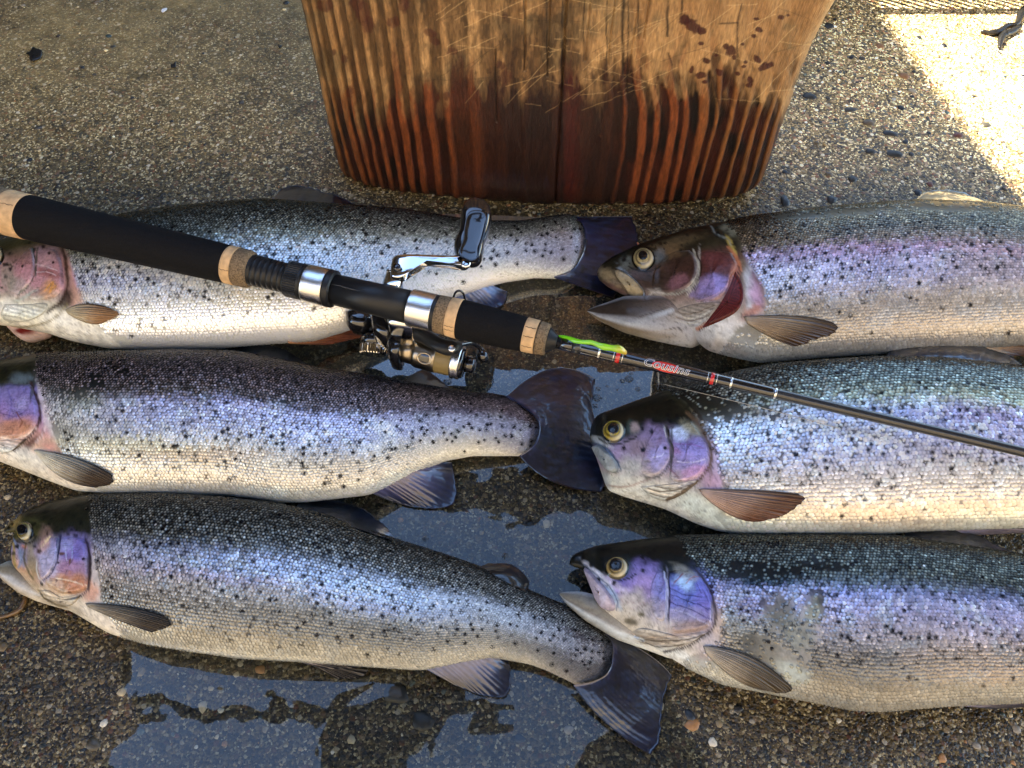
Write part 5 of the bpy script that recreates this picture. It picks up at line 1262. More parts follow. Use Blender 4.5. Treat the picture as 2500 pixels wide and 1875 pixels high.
FISH.append(dict(seed=505, gain=1.08, low=0.12, sz=0.0026, strokes=[([(1676, 1008), (1700, 1030), (1723, 1068), (1736, 1098), (1736, 1127), (1723, 1150), (1700, 1177), (1665, 1202), (1628, 1222)], 6, '5a4834', .92), ([(1626, 1036), (1631, 1068), (1642, 1093), (1640, 1120), (1624, 1147), (1604, 1165), (1576, 1166)], 4.2, '3a3a30', .85), ([(1622, 1040), (1626, 1068)], 2, 'd8d8dc', .6), ([(1441, 1082), (1475, 1090), (1502, 1120), (1516, 1148)], 3, '34485c', .85), ([(1455, 1110), (1480, 1142), (1500, 1157), (1512, 1150)], 2, '5c6468', .8),
        ([(1575, 1188), (1610, 1200), (1665, 1194)], 2, '5c5044', .8), ([(1582, 1196), (1620, 1207), (1660, 1202)], 2.2, 'd8d0c4', .8), ([(1588, 1204), (1620, 1214), (1650, 1210)], 2, '5c5044', .8), ([(1600, 1180), (1650, 1186), (1695, 1174)], 2.2, 'd8d0c4', .7), ([(1600, 1188), (1650, 1193), (1685, 1184)], 1.8, '5c5044', .7), ([(1480, 1184), (1520, 1190), (1560, 1180), (1590, 1168)], 3.4, '8c7c78', .8), ([(1475, 1196), (1520, 1200), (1580, 1190)], 4, 'd4dcdc', .7),
        ([(1462, 1072), (1490, 1084), (1520, 1082), (1552, 1068)], 3, '0c100c', .9), ([(1645, 1085), (1680, 1086), (1715, 1094)], 2, '7c4c94', .6), ([(1655, 1128), (1690, 1132), (1722, 1124)], 1.6, 'e4e4f4', .6), ([(1595, 1118), (1612, 1116), (1620, 1110)], 1.8, 'e0e0f4', .7), ([(1634, 1145), (1652, 1160), (1660, 1174)], 2, '6c4c60', .7), ([(1655, 1172), (1690, 1168), (1718, 1152)], 2, 'e0c8dc', .5), ([(1450, 1168), (1476, 1172)], 2, '8c8c88', .6)],
    gy=1060, dl=.20, label='yellow-eyed trout with closed mouth, crossed by the thin end of the rod',
    up=[(1440, 1062), (1443, 1040), (1450, 1022), (1462, 1011), (1504, 996), (1549, 979), (1600, 962), (1634, 951), (1698, 931), (1798, 905), (1897, 888), (2000, 879), (2146, 870), (2295, 872), (2500, 893), (2650, 920), (2800, 960), (2950, 1005), (3100, 1030)],
    lo=[(1440, 1066), (1446, 1092), (1460, 1128), (1472, 1160), (1480, 1196), (1524, 1213), (1624, 1243), (1698, 1278), (1758, 1298), (1823, 1305), (1997, 1306), (2146, 1304), (2245, 1296), (2500, 1288), (2650, 1262), (2800, 1190), (2950, 1135), (3100, 1115)],
    fulllo=[(1440, 1192), (1524, 1214), (1624, 1243), (1698, 1278), (1758, 1298), (1823, 1305), (1997, 1306), (2146, 1304), (2500, 1288), (2650, 1262), (2800, 1190), (3100, 1115)],
    k=[(1440, .6), (1600, .54), (2000, .50), (2600, .48), (3100, .3)], z=[(1440, .018), (1550, .006), (1750, .001)],
    xl=[(900, 1600), (945, 1625), (990, 1680), (1050, 1722), (1100, 1742), (1180, 1758), (1225, 1775), (1262, 1740), (1310, 1790)],
    bands=[(1760, [(0, '14150e'), (.10, '2a2b20'), (.2, '5c604c'), (.28, '98a8b8'), (.38, 'a0bcec'), (.5, 'a4b0e8'), (.6, 'aab4e4'), (.66, 'b8a8b4'), (.74, 'b8a0a0'), (.86, 'b4a090'), (.94, 'ccd8d8'), (1, 'd4d8d8')]),
           (2050, [(0, '15160f'), (.12, '4c5044'), (.22, 'a0a890'), (.3, 'a4b0e0'), (.45, 'a8b4f0'), (.58, 'b0b0e4'), (.66, 'ccb8c4'), (.76, 'd0ac98'), (.86, 'c4a48c'), (.94, 'c0ccc8'), (1, 'd0d0c8')]),
           (2450, [(0, '191a14'), (.12, '585c4c'), (.22, 'a8b098'), (.32, 'a094d4'), (.5, 'b0a8e8'), (.62, 'd0c4d0'), (.74, 'e0bc98'), (.86, 'd8ac80'), (.95, 'c8ccb8'), (1, 'd0d0c4')])],
    head=[(0, '0e0f08'), (.25, '14150b'), (.34, '22241a'), (.42, '7c7090'), (.56, '8c80a0'), (.7, '9a9098'), (.8, 'a8a8a0'), (.9, 'b4b8b4'), (1, 'c8ccc8')],
    spot=[(0, .2), (.15, .35), (.3, .3), (.5, .55), (.64, .6), (.72, .08), (1, .01)], spotx=[(1700, .9), (2050, 1.1), (2300, .7), (2500, .5)],
    dot='c4d0c4', blotch='d4ecff',
    blobs=[(1600, 1075, 50, 36, 0, '8c74a8', .75), (1660, 1060, 26, 18, 0, 'c0d4f4', .9), (1688, 1045, 26, 12, .6, 'b4b08c', .7), (1690, 1095, 40, 22, .2, '8078d0', .85), (1690, 1130, 40, 26, 0, '9c90e4', .85), (1695, 1155, 36, 14, -.3, 'c48cc8', .75), (1650, 1100, 16, 10, 0, '9c60a8', .5), (1610, 1120, 26, 26, 0, '9c9ae0', .85), (1560, 1090, 30, 20, 0, '7c6c6c', .6),
           (1540, 1140, 34, 28, 0, '98a09c', .8), (1485, 1175, 40, 18, 0, 'a8b4b4', .8), (1475, 1100, 40, 6, .85, '3c5c90', .9), (1490, 1112, 30, 6, .9, '5878a8', .8), (1470, 1080, 26, 8, .5, 'b8c4c8', .7), (1545, 1045, 16, 16, 0, '38504c', .7), (1550, 1045, 10, 14, 0, 'b89c98', .6),
           (1570, 1098, 6, 5.5, 0, '0c0814', 1), (1624, 1095, 4.5, 4, 0, '0c0814', 1), (1523, 1093, 5, 5, 0, '140c10', 1), (1591, 1053, 5, 7, 0, '14081c', 1), (1569, 1047, 4, 4, 0, '180c1c', 1), (1631, 1053, 4, 12, -.2, '100c18', 1), (1475, 1100, 6, 5, .5, '100c10', 1), (1639, 1095, 4, 60, .02, '2c2c20', .75, .25),
           (1745, 1130, 12, 60, -.1, 'b4a4cc', .85), (1740, 1180, 26, 26, 0, 'b890b4', .75), (1650, 1225, 110, 20, .35, 'c4ccc8', .8), (1720, 1245, 70, 22, .5, 'b8ccc8', .7), (1712, 1030, 8, 50, -.55, '5c4c34', .7, .3), (1735, 1110, 4, 60, 0, '6c584c', .7, .3),
           (1690, 975, 70, 26, .3, '30331c', .55), (2150, 1265, 170, 26, 0, 'd4b08c', .4), (1820, 1280, 70, 18, .1, 'c8dcdc', .6)],
    bare=[(1730, 990, 90, 34, .3, .62), (1850, 1000, 60, 16, .3, .45), (1720, 1250, 70, 22, .5, .93), (1758, 1190, 12, 30, 0, .7)],
    cover=[(1627, 1043), (1679, 1024), (1694, 1034), (1720, 1070), (1732, 1098), (1732, 1125), (1722, 1146), (1705, 1167), (1673, 1180), (1642, 1176), (1633, 1150), (1641, 1119), (1641, 1093), (1631, 1068)], rim='7c6c68',
    cheek=[(1604, 1034), (1625, 1043), (1629, 1068), (1639, 1093), (1637, 1119), (1623, 1144), (1604, 1163), (1578, 1163), (1563, 1150), (1568, 1119), (1580, 1077)],
    memb=[(1560, 1188), (1642, 1180), (1706, 1170), (1684, 1197), (1652, 1216), (1620, 1224), (1585, 1212)],
    maxilla=[(1447, 1088), (1462, 1085), (1483, 1102), (1504, 1125), (1511, 1144), (1506, 1155), (1492, 1153), (1473, 1131), (1458, 1110)], maxc='8a9294',
    eye=(1498, 1053, 25, 25, 1498, 1051, 12), iris='c8b040',
    fins=[dict(name='pectoral_fin', root=[(1703, 1194), (1712, 1204)], mid=[(1850, 1197), (1820, 1235), (1780, 1256)], tip=[(1950, 1206), (1961, 1222), (1910, 1260), (1846, 1275)], body=True, cols=('9a8478', '4c2c1c'), mat_=M_PFIN, ribs=13, rag=5),
          dict(name='dorsal_fin', root=[(2160, 878), (2320, 882), (2482, 902)], tip=[(2174, 850), (2225, 827), (2330, 830), (2440, 858), (2498, 892)], z=(.040, .030), cols=('0e1520', '0a101a'), ribs=13, arch=.004),
          dict(name='pelvic_fin', root=[(2285, 1282), (2298, 1296)], tip=[(2500, 1286), (2530, 1298), (2400, 1306)], z=(.024, .016), cols=('b0a0ac', '74686c'), mat_=M_PFIN, ribs=7),
          dict(name='tail_fin', root=[(3085, 1030), (3100, 1070), (3085, 1115)], tip=[(3260, 970), (3230, 1070), (3260, 1180)], z=(.010, .003), cols=('1c2234', '0c1220'), ribs=14)]))
FISH.append(dict(seed=606, gain=1.0, low=0.42, sz=0.0021, scrape=[(1930, 1560, 90, 130)], strokes=[([(1700, 1392), (1727, 1428), (1743, 1470), (1747, 1510), (1739, 1536), (1711, 1557), (1680, 1577), (1622, 1592)], 5, '2a2022', .92), ([(1627, 1393), (1633, 1427), (1635, 1465), (1630, 1515)], 2.4, '18182c', .9), ([(1622, 1396), (1628, 1430), (1629, 1465), (1624, 1512)], 3, 'b8c0e0', .75), ([(1636, 1436), (1665, 1450), (1712, 1460)], 1.6, '34306c', .8), ([(1636, 1452), (1670, 1464), (1735, 1490)], 1.6, '34306c', .8), ([(1636, 1472), (1680, 1486), (1738, 1516)], 1.6, '403470', .8), ([(1636, 1486), (1680, 1500), (1730, 1526)], 1.6, 'c0c4e8', .6),
        ([(1646, 1424), (1660, 1410), (1668, 1402)], 2, '803c44', .8), ([(1676, 1424), (1690, 1412), (1706, 1410)], 1.8, 'b07878', .7), ([(1700, 1424), (1712, 1450)], 1.4, '403470', .7), ([(1715, 1440), (1730, 1470)], 1.4, '403470', .6), ([(1538, 1550), (1600, 1564), (1680, 1560), (1730, 1544)], 2, '48403a', .85), ([(1550, 1558), (1605, 1572), (1680, 1566)], 2, 'c8c0b4', .7), ([(1560, 1566), (1610, 1579), (1670, 1572)], 2, '48403a', .8), ([(1530, 1544), (1590, 1555), (1680, 1552)], 2, 'b8a898', .6),
        ([(1404, 1496), (1450, 1528), (1500, 1544), (1570, 1562)], 7, 'dce8f0', .75), ([(1480, 1398), (1505, 1414), (1530, 1414), (1552, 1402)], 3, '10141c', .9), ([(1425, 1378), (1450, 1398), (1485, 1430), (1506, 1466), (1505, 1490)], 2.4, '3c4c70', .7), ([(1436, 1410), (1452, 1445), (1466, 1475), (1490, 1494)], 2, '6c605c', .7), ([(1520, 1470), (1560, 1472), (1590, 1470)], 1.4, '8c7c80', .6), ([(1540, 1486), (1575, 1478), (1600, 1486)], 1.4, '8c7c80', .6)],
    gy=1400, dl=.24, label='lower right trout with open jaw, blue gill cover and grey scuffed patch',
    up=[(1390, 1376), (1393, 1362), (1402, 1352), (1454, 1332), (1558, 1317), (1662, 1307), (1818, 1304), (2000, 1304), (2182, 1307), (2338, 1328), (2500, 1354), (2650, 1390), (2800, 1440), (2950, 1490), (3080, 1515)],
    lo=[(1390, 1379), (1402, 1384), (1424, 1392), (1440, 1425), (1456, 1466), (1478, 1496), (1520, 1528), (1580, 1568), (1640, 1608), (1680, 1632), (1766, 1671), (1870, 1691), (1974, 1712), (2078, 1733), (2156, 1737), (2260, 1728), (2338, 1722), (2500, 1716), (2650, 1695), (2800, 1650), (2950, 1610), (3080, 1600)],
    fulllo=[(1390, 1500), (1450, 1535), (1520, 1568), (1584, 1588), (1662, 1625), (1766, 1671), (1870, 1691), (1974, 1712), (2078, 1733), (2156, 1737), (2338, 1722), (2500, 1716), (3080, 1600)],
    k=[(1390, .58), (1560, .54), (2000, .50), (2600, .48), (3080, .3)], z=[(1390, .016), (1540, .005), (1750, .001)],
    xl=[(1295, 1640), (1340, 1672), (1380, 1700), (1420, 1725), (1460, 1748), (1520, 1764), (1575, 1750), (1610, 1665), (1650, 1690), (1700, 1730)],
    bands=[(1760, [(0, '0f110e'), (.16, '1c2020'), (.26, '3c444c'), (.34, '6c70a8'), (.44, '7c78a8'), (.52, '84848c'), (.64, '888478'), (.8, '7c746c'), (.9, 'a4a4a8'), (1, 'c4c8cc')]),
           (2100, [(0, '0f1312'), (.20, '222826'), (.27, '586878'), (.33, '7880c4'), (.42, '8880c4'), (.5, '8c7ca0'), (.6, '94808c'), (.74, '8c7c74'), (.86, '847870'), (.94, 'a8988c'), (1, 'b4acac')]),
           (2450, [(0, '101412'), (.22, '2a2e2c'), (.30, '6470a0'), (.42, '8c80c8'), (.54, 'a08cac'), (.66, 'c4987c'), (.8, 'c09470'), (.9, '9c9088'), (1, 'b4aca8')])],
    head=[(0, '0c0d09'), (.25, '131510'), (.34, '1a1d18'), (.38, '5c5898'), (.5, '8c80bc'), (.64, 'a8a0b0'), (.76, 'b8b4b0'), (.86, 'b0aca4'), (1, 'd0d4d4')],
    spot=[(0, .1), (.25, .3), (.4, .25), (.55, .45), (.68, .3), (.8, .06), (1, .01)], spotx=[(1700, 1.3), (2100, 1.0), (2500, 1.1)],
    dot='a8b4a8', blotch='b8ccec',
    blobs=[(1685, 1450, 56, 52, 0, '5c74dc', .9), (1672, 1425, 26, 14, .5, 'a8d4f8', .85), (1675, 1400, 34, 12, .5, 'a8a894', .6), (1715, 1470, 24, 44, 0, '6c64cc', .7), (1680, 1500, 50, 18, 0, '9c98c4', .6), (1690, 1535, 56, 18, -.1, '98807c', .85), (1570, 1405, 44, 30, .1, '8070cc', .85), (1580, 1425, 36, 24, 0, 'a488c8', .6), (1610, 1440, 16, 44, 0, '8088d8', .8), (1600, 1490, 26, 30, 0, 'a09cb4', .6),
           (1545, 1480, 40, 40, 0, 'b0aca4', .85), (1525, 1500, 50, 22, .3, 'b8b4a8', .7), (1475, 1420, 46, 8, .85, '5880b4', .95), (1498, 1455, 30, 8, 1.1, '88a8cc', .85), (1462, 1405, 44, 7, .75, 'c8ccdc', .85), (1500, 1425, 30, 8, .7, 'b8b4d4', .7), (1530, 1385, 14, 18, 0, '284048', .6), (1541, 1518, 14, 10, .3, '34301c', .85), (1565, 1500, 8, 6, 0, '3c3820', .85), (1428, 1481, 7, 6, 0, '28240c', .9),
           (1499, 1423, 5, 5, 0, '14101c', 1), (1460, 1415, 6, 7, .6, '0c0c10', 1), (1570, 1392, 5, 5, 0, '140c20', 1), (1630, 1404, 6, 9, 0, '0c0c20', 1), (1629, 1460, 3, 70, 0, 'b4bcdc', .7, .25), (1633, 1460, 2, 70, 0, '24243c', .7, .25), (1740, 1490, 4, 60, 0, '302824', .75, .3),
           (1752, 1490, 16, 60, .12, 'b4a8c0', .8), (1755, 1540, 16, 40, .1, 'c8b08c', .7), (1660, 1600, 80, 12, .35, 'd0d8dc', .85), (1735, 1580, 40, 30, -.5, 'c4b8bc', .8), (1600, 1560, 60, 12, .1, '7c7064', .7), (1500, 1552, 80, 8, .4, 'd4e4ec', .85),
           (1850, 1410, 90, 22, 0, '182422', .7, .5), (1900, 1385, 120, 18, .12, '101510', .8), (1885, 1420, 70, 12, 0, '1c3440', .8), (1905, 1500, 38, 50, .1, '66665a', .85, .6), (1985, 1490, 24, 34, .5, '9ca088', .9), (1950, 1545, 40, 40, 0, '84887c', .85, .6), (1930, 1640, 44, 22, .5, 'a8b4ac', .85), (1860, 1580, 50, 34, .4, '6c6858', .7), (1790, 1560, 20, 40, 0, 'a8a08c', .6), (1830, 1480, 36, 26, 0, '8078a8', .6), (1960, 1440, 40, 12, .1, '707c98', .6)],  # upper dark band is a painted reflection of dark surroundings
    bare=[(1850, 1395, 100, 24, .08, .7), (2010, 1380, 60, 14, .2, .6), (1900, 1500, 44, 46, .1, .55), (1960, 1560, 44, 50, .2, .6), (1930, 1640, 50, 30, .5, .8), (1700, 1600, 50, 22, .3, .8), (1985, 1480, 30, 40, .3, .75), (1860, 1590, 60, 40, .3, .7)],
    jaw=[[(1366, 1448), (1385, 1444), (1420, 1444), (1455, 1452), (1500, 1470), (1560, 1500), (1640, 1545), (1680, 1580)], [(1366, 1452), (1381, 1474), (1428, 1515), (1506, 1562), (1584, 1589), (1640, 1610), (1680, 1600)]],
    jawc=[(0, 'dce4e4'), (.16, '90908a'), (.5, '9c988a'), (.64, '908c86'), (.76, 'd8e4ec'), (.88, 'b4bcc0'), (1, '989894')],
    cover=[(1628, 1394), (1671, 1387), (1707, 1401), (1725, 1430), (1740, 1472), (1742, 1508), (1736, 1531), (1707, 1543), (1671, 1548), (1640, 1546), (1630, 1517), (1632, 1463)], rim='54484c',
    cheek=[(1604, 1390), (1622, 1394), (1627, 1427), (1629, 1463), (1625, 1513), (1606, 1517), (1590, 1490), (1586, 1454), (1592, 1418)],
    memb=[(1527, 1550), (1563, 1532), (1626, 1545), (1671, 1554), (1732, 1542), (1698, 1566), (1653, 1582), (1617, 1586), (1581, 1572)],
    maxilla=[(1427, 1383), (1442, 1394), (1463, 1418), (1481, 1439), (1498, 1463), (1503, 1481), (1498, 1493), (1478, 1488), (1461, 1466), (1450, 1439), (1437, 1408)], maxc='a8a0b4',
    eye=(1506, 1386, 26, 25, 1504, 1383, 14), iris='c0a86c',
    fins=[dict(name='pectoral_fin', root=[(1714, 1577), (1722, 1592)], mid=[(1832, 1602), (1810, 1630), (1790, 1655)], tip=[(1924, 1670), (1934, 1686), (1900, 1692), (1858, 1684)], body=True, cols=('8c8478', '33291c'), mat_=M_PFIN, ribs=11, rag=4),
          dict(name='dorsal_fin', root=[(2200, 1318), (2330, 1338), (2472, 1366)], tip=[(2216, 1297), (2290, 1292), (2390, 1310), (2484, 1354)], z=(.034, .022), cols=('0e1520', '0a101a'), ribs=11, arch=.003),
          dict(name='pelvic_fin', root=[(2315, 1702), (2328, 1722)], tip=[(2500, 1704), (2560, 1722), (2430, 1731)], z=(.020, .010), cols=('988c98', '3a3438'), mat_=M_PFIN, ribs=7),
          dict(name='tail_fin', root=[(3065, 1515), (3080, 1555), (3065, 1600)], tip=[(3240, 1460), (3210, 1560), (3240, 1660)], z=(.010, .003), cols=('1c2234', '0c1220'), ribs=14)]))
FISHES = [build_fish(d) for d in FISH]
for q in FISHES:
    print('fish', q.d['seed'], 'amax', round(float(q.L.a.max()), 4), 'top z', round(float((q.L.zc + q.L.b).max()), 4))

# ------------------------------------------------------------------ fishing rod
ROD_Z0, ROD_Z1 = 0.079, 0.076
RA = unproj(0, 514, ROD_Z0); RB = unproj(2500, 1104, ROD_Z1)
RD = (RB - RA); RLEN = np.linalg.norm(RD); RD = RD / RLEN

def rod_s(px):
    """distance along the rod axis whose picture column is px"""
    lo, hi = -0.6, 1.6
    for _ in range(50):
        m = (lo + hi) / 2
        if proj(RA + RD * m)[0] < px: lo = m
        else: hi = m
    return (lo + hi) / 2

def rod_r(px, hw):
    s = rod_s(px); d = proj(RA + RD * s)[2]
    return hw * d / FPX

def rod_piece(name, prof, material, parent, seg=56, extra=None):
    pr = [(rod_s(px), rod_r(px, hw)) for px, hw in prof]
    V, F = lathe(RA, RD, pr, seg)
    return mk(name, V, F, material, parent)

def build_rod():
    root = thing('fishing_rod', 'long black fishing rod with cork rings and foam grips across the fish', 'fishing rod')
    def rnd(a, b, ha, hb, e=3.0, n=6):
        """pieces with slightly rounded shoulders"""
        return [(a, ha - e * .35), (a + e * .4, ha - .6)] + [(a + (b - a) * t, ha + (hb - ha) * t) for t in np.linspace(.06, .94, n)] + [(b - e * .4, hb - .6), (b, hb - e * .35)]
    rod_piece('grip', rnd(-420, -52, 58, 57), M_FOAM, root)
    rod_piece('cork_ring', rnd(-50, 22, 57, 56.5), M_RCORK, root)
    rod_piece('cork_ring', rnd(22, 70, 56.5, 56), M_CORK, root)
    rod_piece('grip', rnd(70, 558, 55.5, 47.5), M_FOAM, root)
    rod_piece('cork_ring', rnd(558, 582, 47.5, 47), M_CORK, root)
    rod_piece('cork_ring', [(582, 46.5), (583, 47), (606, 46.5), (612, 44.5), (617, 39)], M_RCORK, root)
    # ribbed sleeve: rings with grooves
    pr = []
    for k in range(7):
        a = 612 + k * 13.0
        hw = 38.5 - k * .25
        pr += [(a, hw - 2.4), (a + 1.6, hw), (a + 10, hw), (a + 11.4, hw - 2.4)]
    rod_piece('ribbed_sleeve', pr + [(706, 35)], M_PLAS, root)
    # knurled nut with geometry flutes
    s0, s1 = rod_s(702), rod_s(748); r0 = rod_r(725, 44.5)
    d, sx, tx = frame_of(RD)
    nf = 44; seg = nf * 4
    ang = np.linspace(0, 2 * math.pi, seg, endpoint=False)
    fl = np.where((np.arange(seg) % 4) < 2, 1.0, 0.955)
    V = []
    for q, rr, u in ((0, .01, 0), (0, .86, 0), (.06, .97, 0), (.14, 1.0, 0), (.16, 1.0, 1), (.80, 1.0, 1), (.82, 1.0, 0), (.93, 1.0, 0), (1, .95, 0), (1, .01, 0)):
        R = r0 * rr * (fl if u else np.ones(seg))
        V.append(RA + RD * (s0 + (s1 - s0) * q) + R[:, None] * (np.cos(ang)[:, None] * sx + np.sin(ang)[:, None] * tx))
    mk('knurled_nut', np.concatenate(V), grid_faces(10, seg, True), M_PLAS, root, smooth=False)
    rod_piece('metal_hood', rnd(750, 800, 46.5, 46.5, 2), M_SILVER, root)
    rod_piece('hood_collar', rnd(800, 817, 47, 46, 3), M_PLAS, root)
    rod_piece('reel_seat', [(812, 38), (1008, 41.5)], M_PLAS, root)
    rod_piece('metal_hood', rnd(1003, 1060, 46.5, 46.5, 2), M_SILVER, root)
    rod_piece('hood_collar', rnd(1060, 1070, 46, 46, 2), M_PLAS, root)
    rod_piece('cork_ring', rnd(1068, 1097, 46.5, 47.5), M_RCORK, root)
    rod_piece('cork_ring', rnd(1097, 1124, 48, 49.5), M_CORK, root)
    rod_piece('grip', rnd(1124, 1281, 49.5, 43.5), M_FOAM, root)
    rod_piece('cork_ring', rnd(1281, 1311, 43, 42), M_CORK, root)
    rod_piece('cork_ring', rnd(1311, 1338, 42, 38.5, 9), M_RCORK, root)
    rod_piece('winding_check', [(1335, 33), (1341, 31), (1357, 18.5), (1361, 17)], M_PLAS, root)
    hwf = lambda px: np.interp(px, [1355, 1600, 1895, 2500, 3400], [17.2, 15.0, 13.6, 13.6, 10.5])
    rod_piece('blank', [(1350, hwf(1350) - .8)] + [(p, hwf(p) - .8) for p in range(1500, 3500, 100)], M_BLANK, root)
    rod_piece('butt_wrap', [(1358, hwf(1358))] + [(p, hwf(p)) for p in (1398, 1399)] + [(1399.5, hwf(1400) - .3), (1419, hwf(1419) - .3), (1419.5, hwf(1420))] +
              [(p, hwf(p) + .4) for p in (1500, 1600, 1700, 1800, 1880)] + [(1893, hwf(1893) - .2)], M_GLOSSB, root)
    rod_piece('hook_keeper_wrap', [(1398, hwf(1398) + .5), (1420, hwf(1420) + .5)], M_BLANK, root)
    for px, w, m_ in ((1464, 5, M_SILVER), (1499, 1.4, M_SILVER), (1509, 10, M_RED), (1520, 1.4, M_SILVER), (1727, 1.4, M_SILVER), (1738, 9, M_RED), (1749, 1.4, M_SILVER),
                      (1784, 5, M_SILVER), (1892, 5.5, M_SILVER)):
        rod_piece('thread_band', [(px - w / 2, hwf(px) + .7), (px - w / 2 + .3, hwf(px) + .95), (px + w / 2 - .3, hwf(px) + .95), (px + w / 2, hwf(px) + .7)], m_, root)
    # printed name, wrapped round the blank
    view = -(RA + RD * rod_s(1620) - np.array([0, 0, H])); view /= np.linalg.norm(view)
    vn_ = view - RD * np.dot(view, RD); vn_ /= np.linalg.norm(vn_)
    up_ = np.cross(vn_, RD); up_ = up_ if up_[1] > 0 else -up_
    def wrap(P2, name, mm, eps, parent=root, ctr=1625, a0=0.18):
        V = np.array(P2[0], float); s_c = rod_s(ctr); r = rod_r(ctr, hwf(ctr) + .5) + eps
        a = V[:, 1] / r + a0
        W = RA + RD * (s_c + V[:, 0])[:, None] + r * (np.cos(a)[:, None] * vn_ + np.sin(a)[:, None] * up_)
        return mk(name, W, P2[1], mm, parent, smooth=False)
    def text_mesh(txt, size, offset, shear=.25):
        cu = bpy.data.curves.new('lettering', 'FONT'); cu.body = txt; cu.size = size; cu.shear = shear; cu.offset = offset
        cu.align_x = 'CENTER'; cu.align_y = 'CENTER'; cu.resolution_u = 3; cu.space_character = 1.06
        ob = bpy.data.objects.new('lettering', cu); COL.objects.link(ob)
        dg = bpy.context.evaluated_depsgraph_get()
        me = ob.evaluated_get(dg).to_mesh()
        vs = [tuple(v.co) for v in me.vertices]; tri = []
        me.calc_loop_triangles()
        tri = [tuple(t.vertices) for t in me.loop_triangles]
        import bmesh
        bm = bmesh.new()
        bv = [bm.verts.new(v) for v in vs]
        for t in tri:
            try: bm.faces.new([bv[k] for k in t])
            except ValueError: pass
        ys = [v[1] for v in vs]
        for q in np.linspace(min(ys), max(ys), 16)[1:-1]:
            bmesh.ops.bisect_plane(bm, geom=bm.verts[:] + bm.edges[:] + bm.faces[:], plane_co=(0, float(q), 0), plane_no=(0, 1, 0), dist=1e-8)
        bmesh.ops.triangulate(bm, faces=bm.faces[:])
        bm.verts.index_update()
        vs = [tuple(v.co) for v in bm.verts]; tri = [tuple(v.index for v in fc.verts) for fc in bm.faces]; bm.free()
        ob.evaluated_get(dg).to_mesh_clear()
        bpy.data.objects.remove(ob); bpy.data.curves.remove(cu)
        return np.array(vs), np.array(tri)
    sc_ = proj(RA + RD * rod_s(1625))[2] / FPX          # metres per photo pixel here
    tv, tf = text_mesh('Cousins', 29 * sc_, 0.75 * sc_)
    kx = 112 * sc_ / (tv[:, 0].max() - tv[:, 0].min())
    tv[:, 0] *= kx
    wrap((tv, tf), 'lettering', M_WHITE, .00022)
    tv2, tf2 = text_mesh('Cousins', 29 * sc_, -0.2 * sc_); tv2[:, 0] *= kx
    wrap((tv2, tf2), 'lettering_fill', M_NAVY, .00034)
    a = np.linspace(0, 2 * math.pi, 40, endpoint=False)
    E = []; 
    for rr in (0.001, .35, .7, 1.0): E.append(np.stack([np.cos(a) * 34 * sc_ * rr, np.sin(a) * 13.5 * sc_ * rr - 1.5 * sc_], -1))
    E = np.concatenate(E)
    wrap((E, grid_faces(4, 40, True)), 'badge', M_RED, .00012)
    # hook keeper / line loop
    lp = [(1107, 731, .060), (1108, 722, .066), (1113, 713, .070), (1121, 709.5, .071), (1129, 714, .069), (1133, 722, .066), (1135, 732, .060)]
    V, F = tube(smooth_curve(np.array([unproj(x, y, z) for x, y, z in lp]), 30), .0008, 10)
    mk('wire_loop', V, F, M_GLOSSB, root)
    # crack lines in the pale cork rings
    def arc_mark(px, a0, a1, hw, jit):
        aa = np.linspace(a0, a1, 16); pts = []
        for i, q in enumerate(aa):
            s = rod_s(px + jit * math.sin(i * 2.1)); r = rod_r(px, hw + .15)
            pts.append(RA + RD * s + r * (math.cos(q) * vn_ + math.sin(q) * up_))
        return tube(np.array(pts), .00022, 6)
    def axial_mark(pa, pb, ang, hw, w=.00022, z=.15):
        pts = []
        for i, p in enumerate(np.linspace(pa, pb, 10)):
            r = rod_r(p, hw + z); q = ang + .02 * math.sin(i * 1.7)
            pts.append(RA + RD * rod_s(p) + r * (math.cos(q) * vn_ + math.sin(q) * up_))
        return tube(np.array(pts), w, 6)
    mk('cork_seam', *join([axial_mark(26, 66, .33, 56.3), axial_mark(559, 581, -.34, 47.3), axial_mark(1284, 1310, .45, 42.7), axial_mark(1284, 1308, -.1, 42.8), axial_mark(1284, 1308, -.72, 42.8),
                           axial_mark(1099, 1122, -.5, 48.9), axial_mark(1099, 1123, -.72, 48.9)]), M_RCORK, root, kind='stuff')
    mk('mould_seam', *axial_mark(818, 1000, .28, 40, .0003, -1.6), M_BLANK, root)
    return root, vn_, up_
ROD, VN, UPN = build_rod()

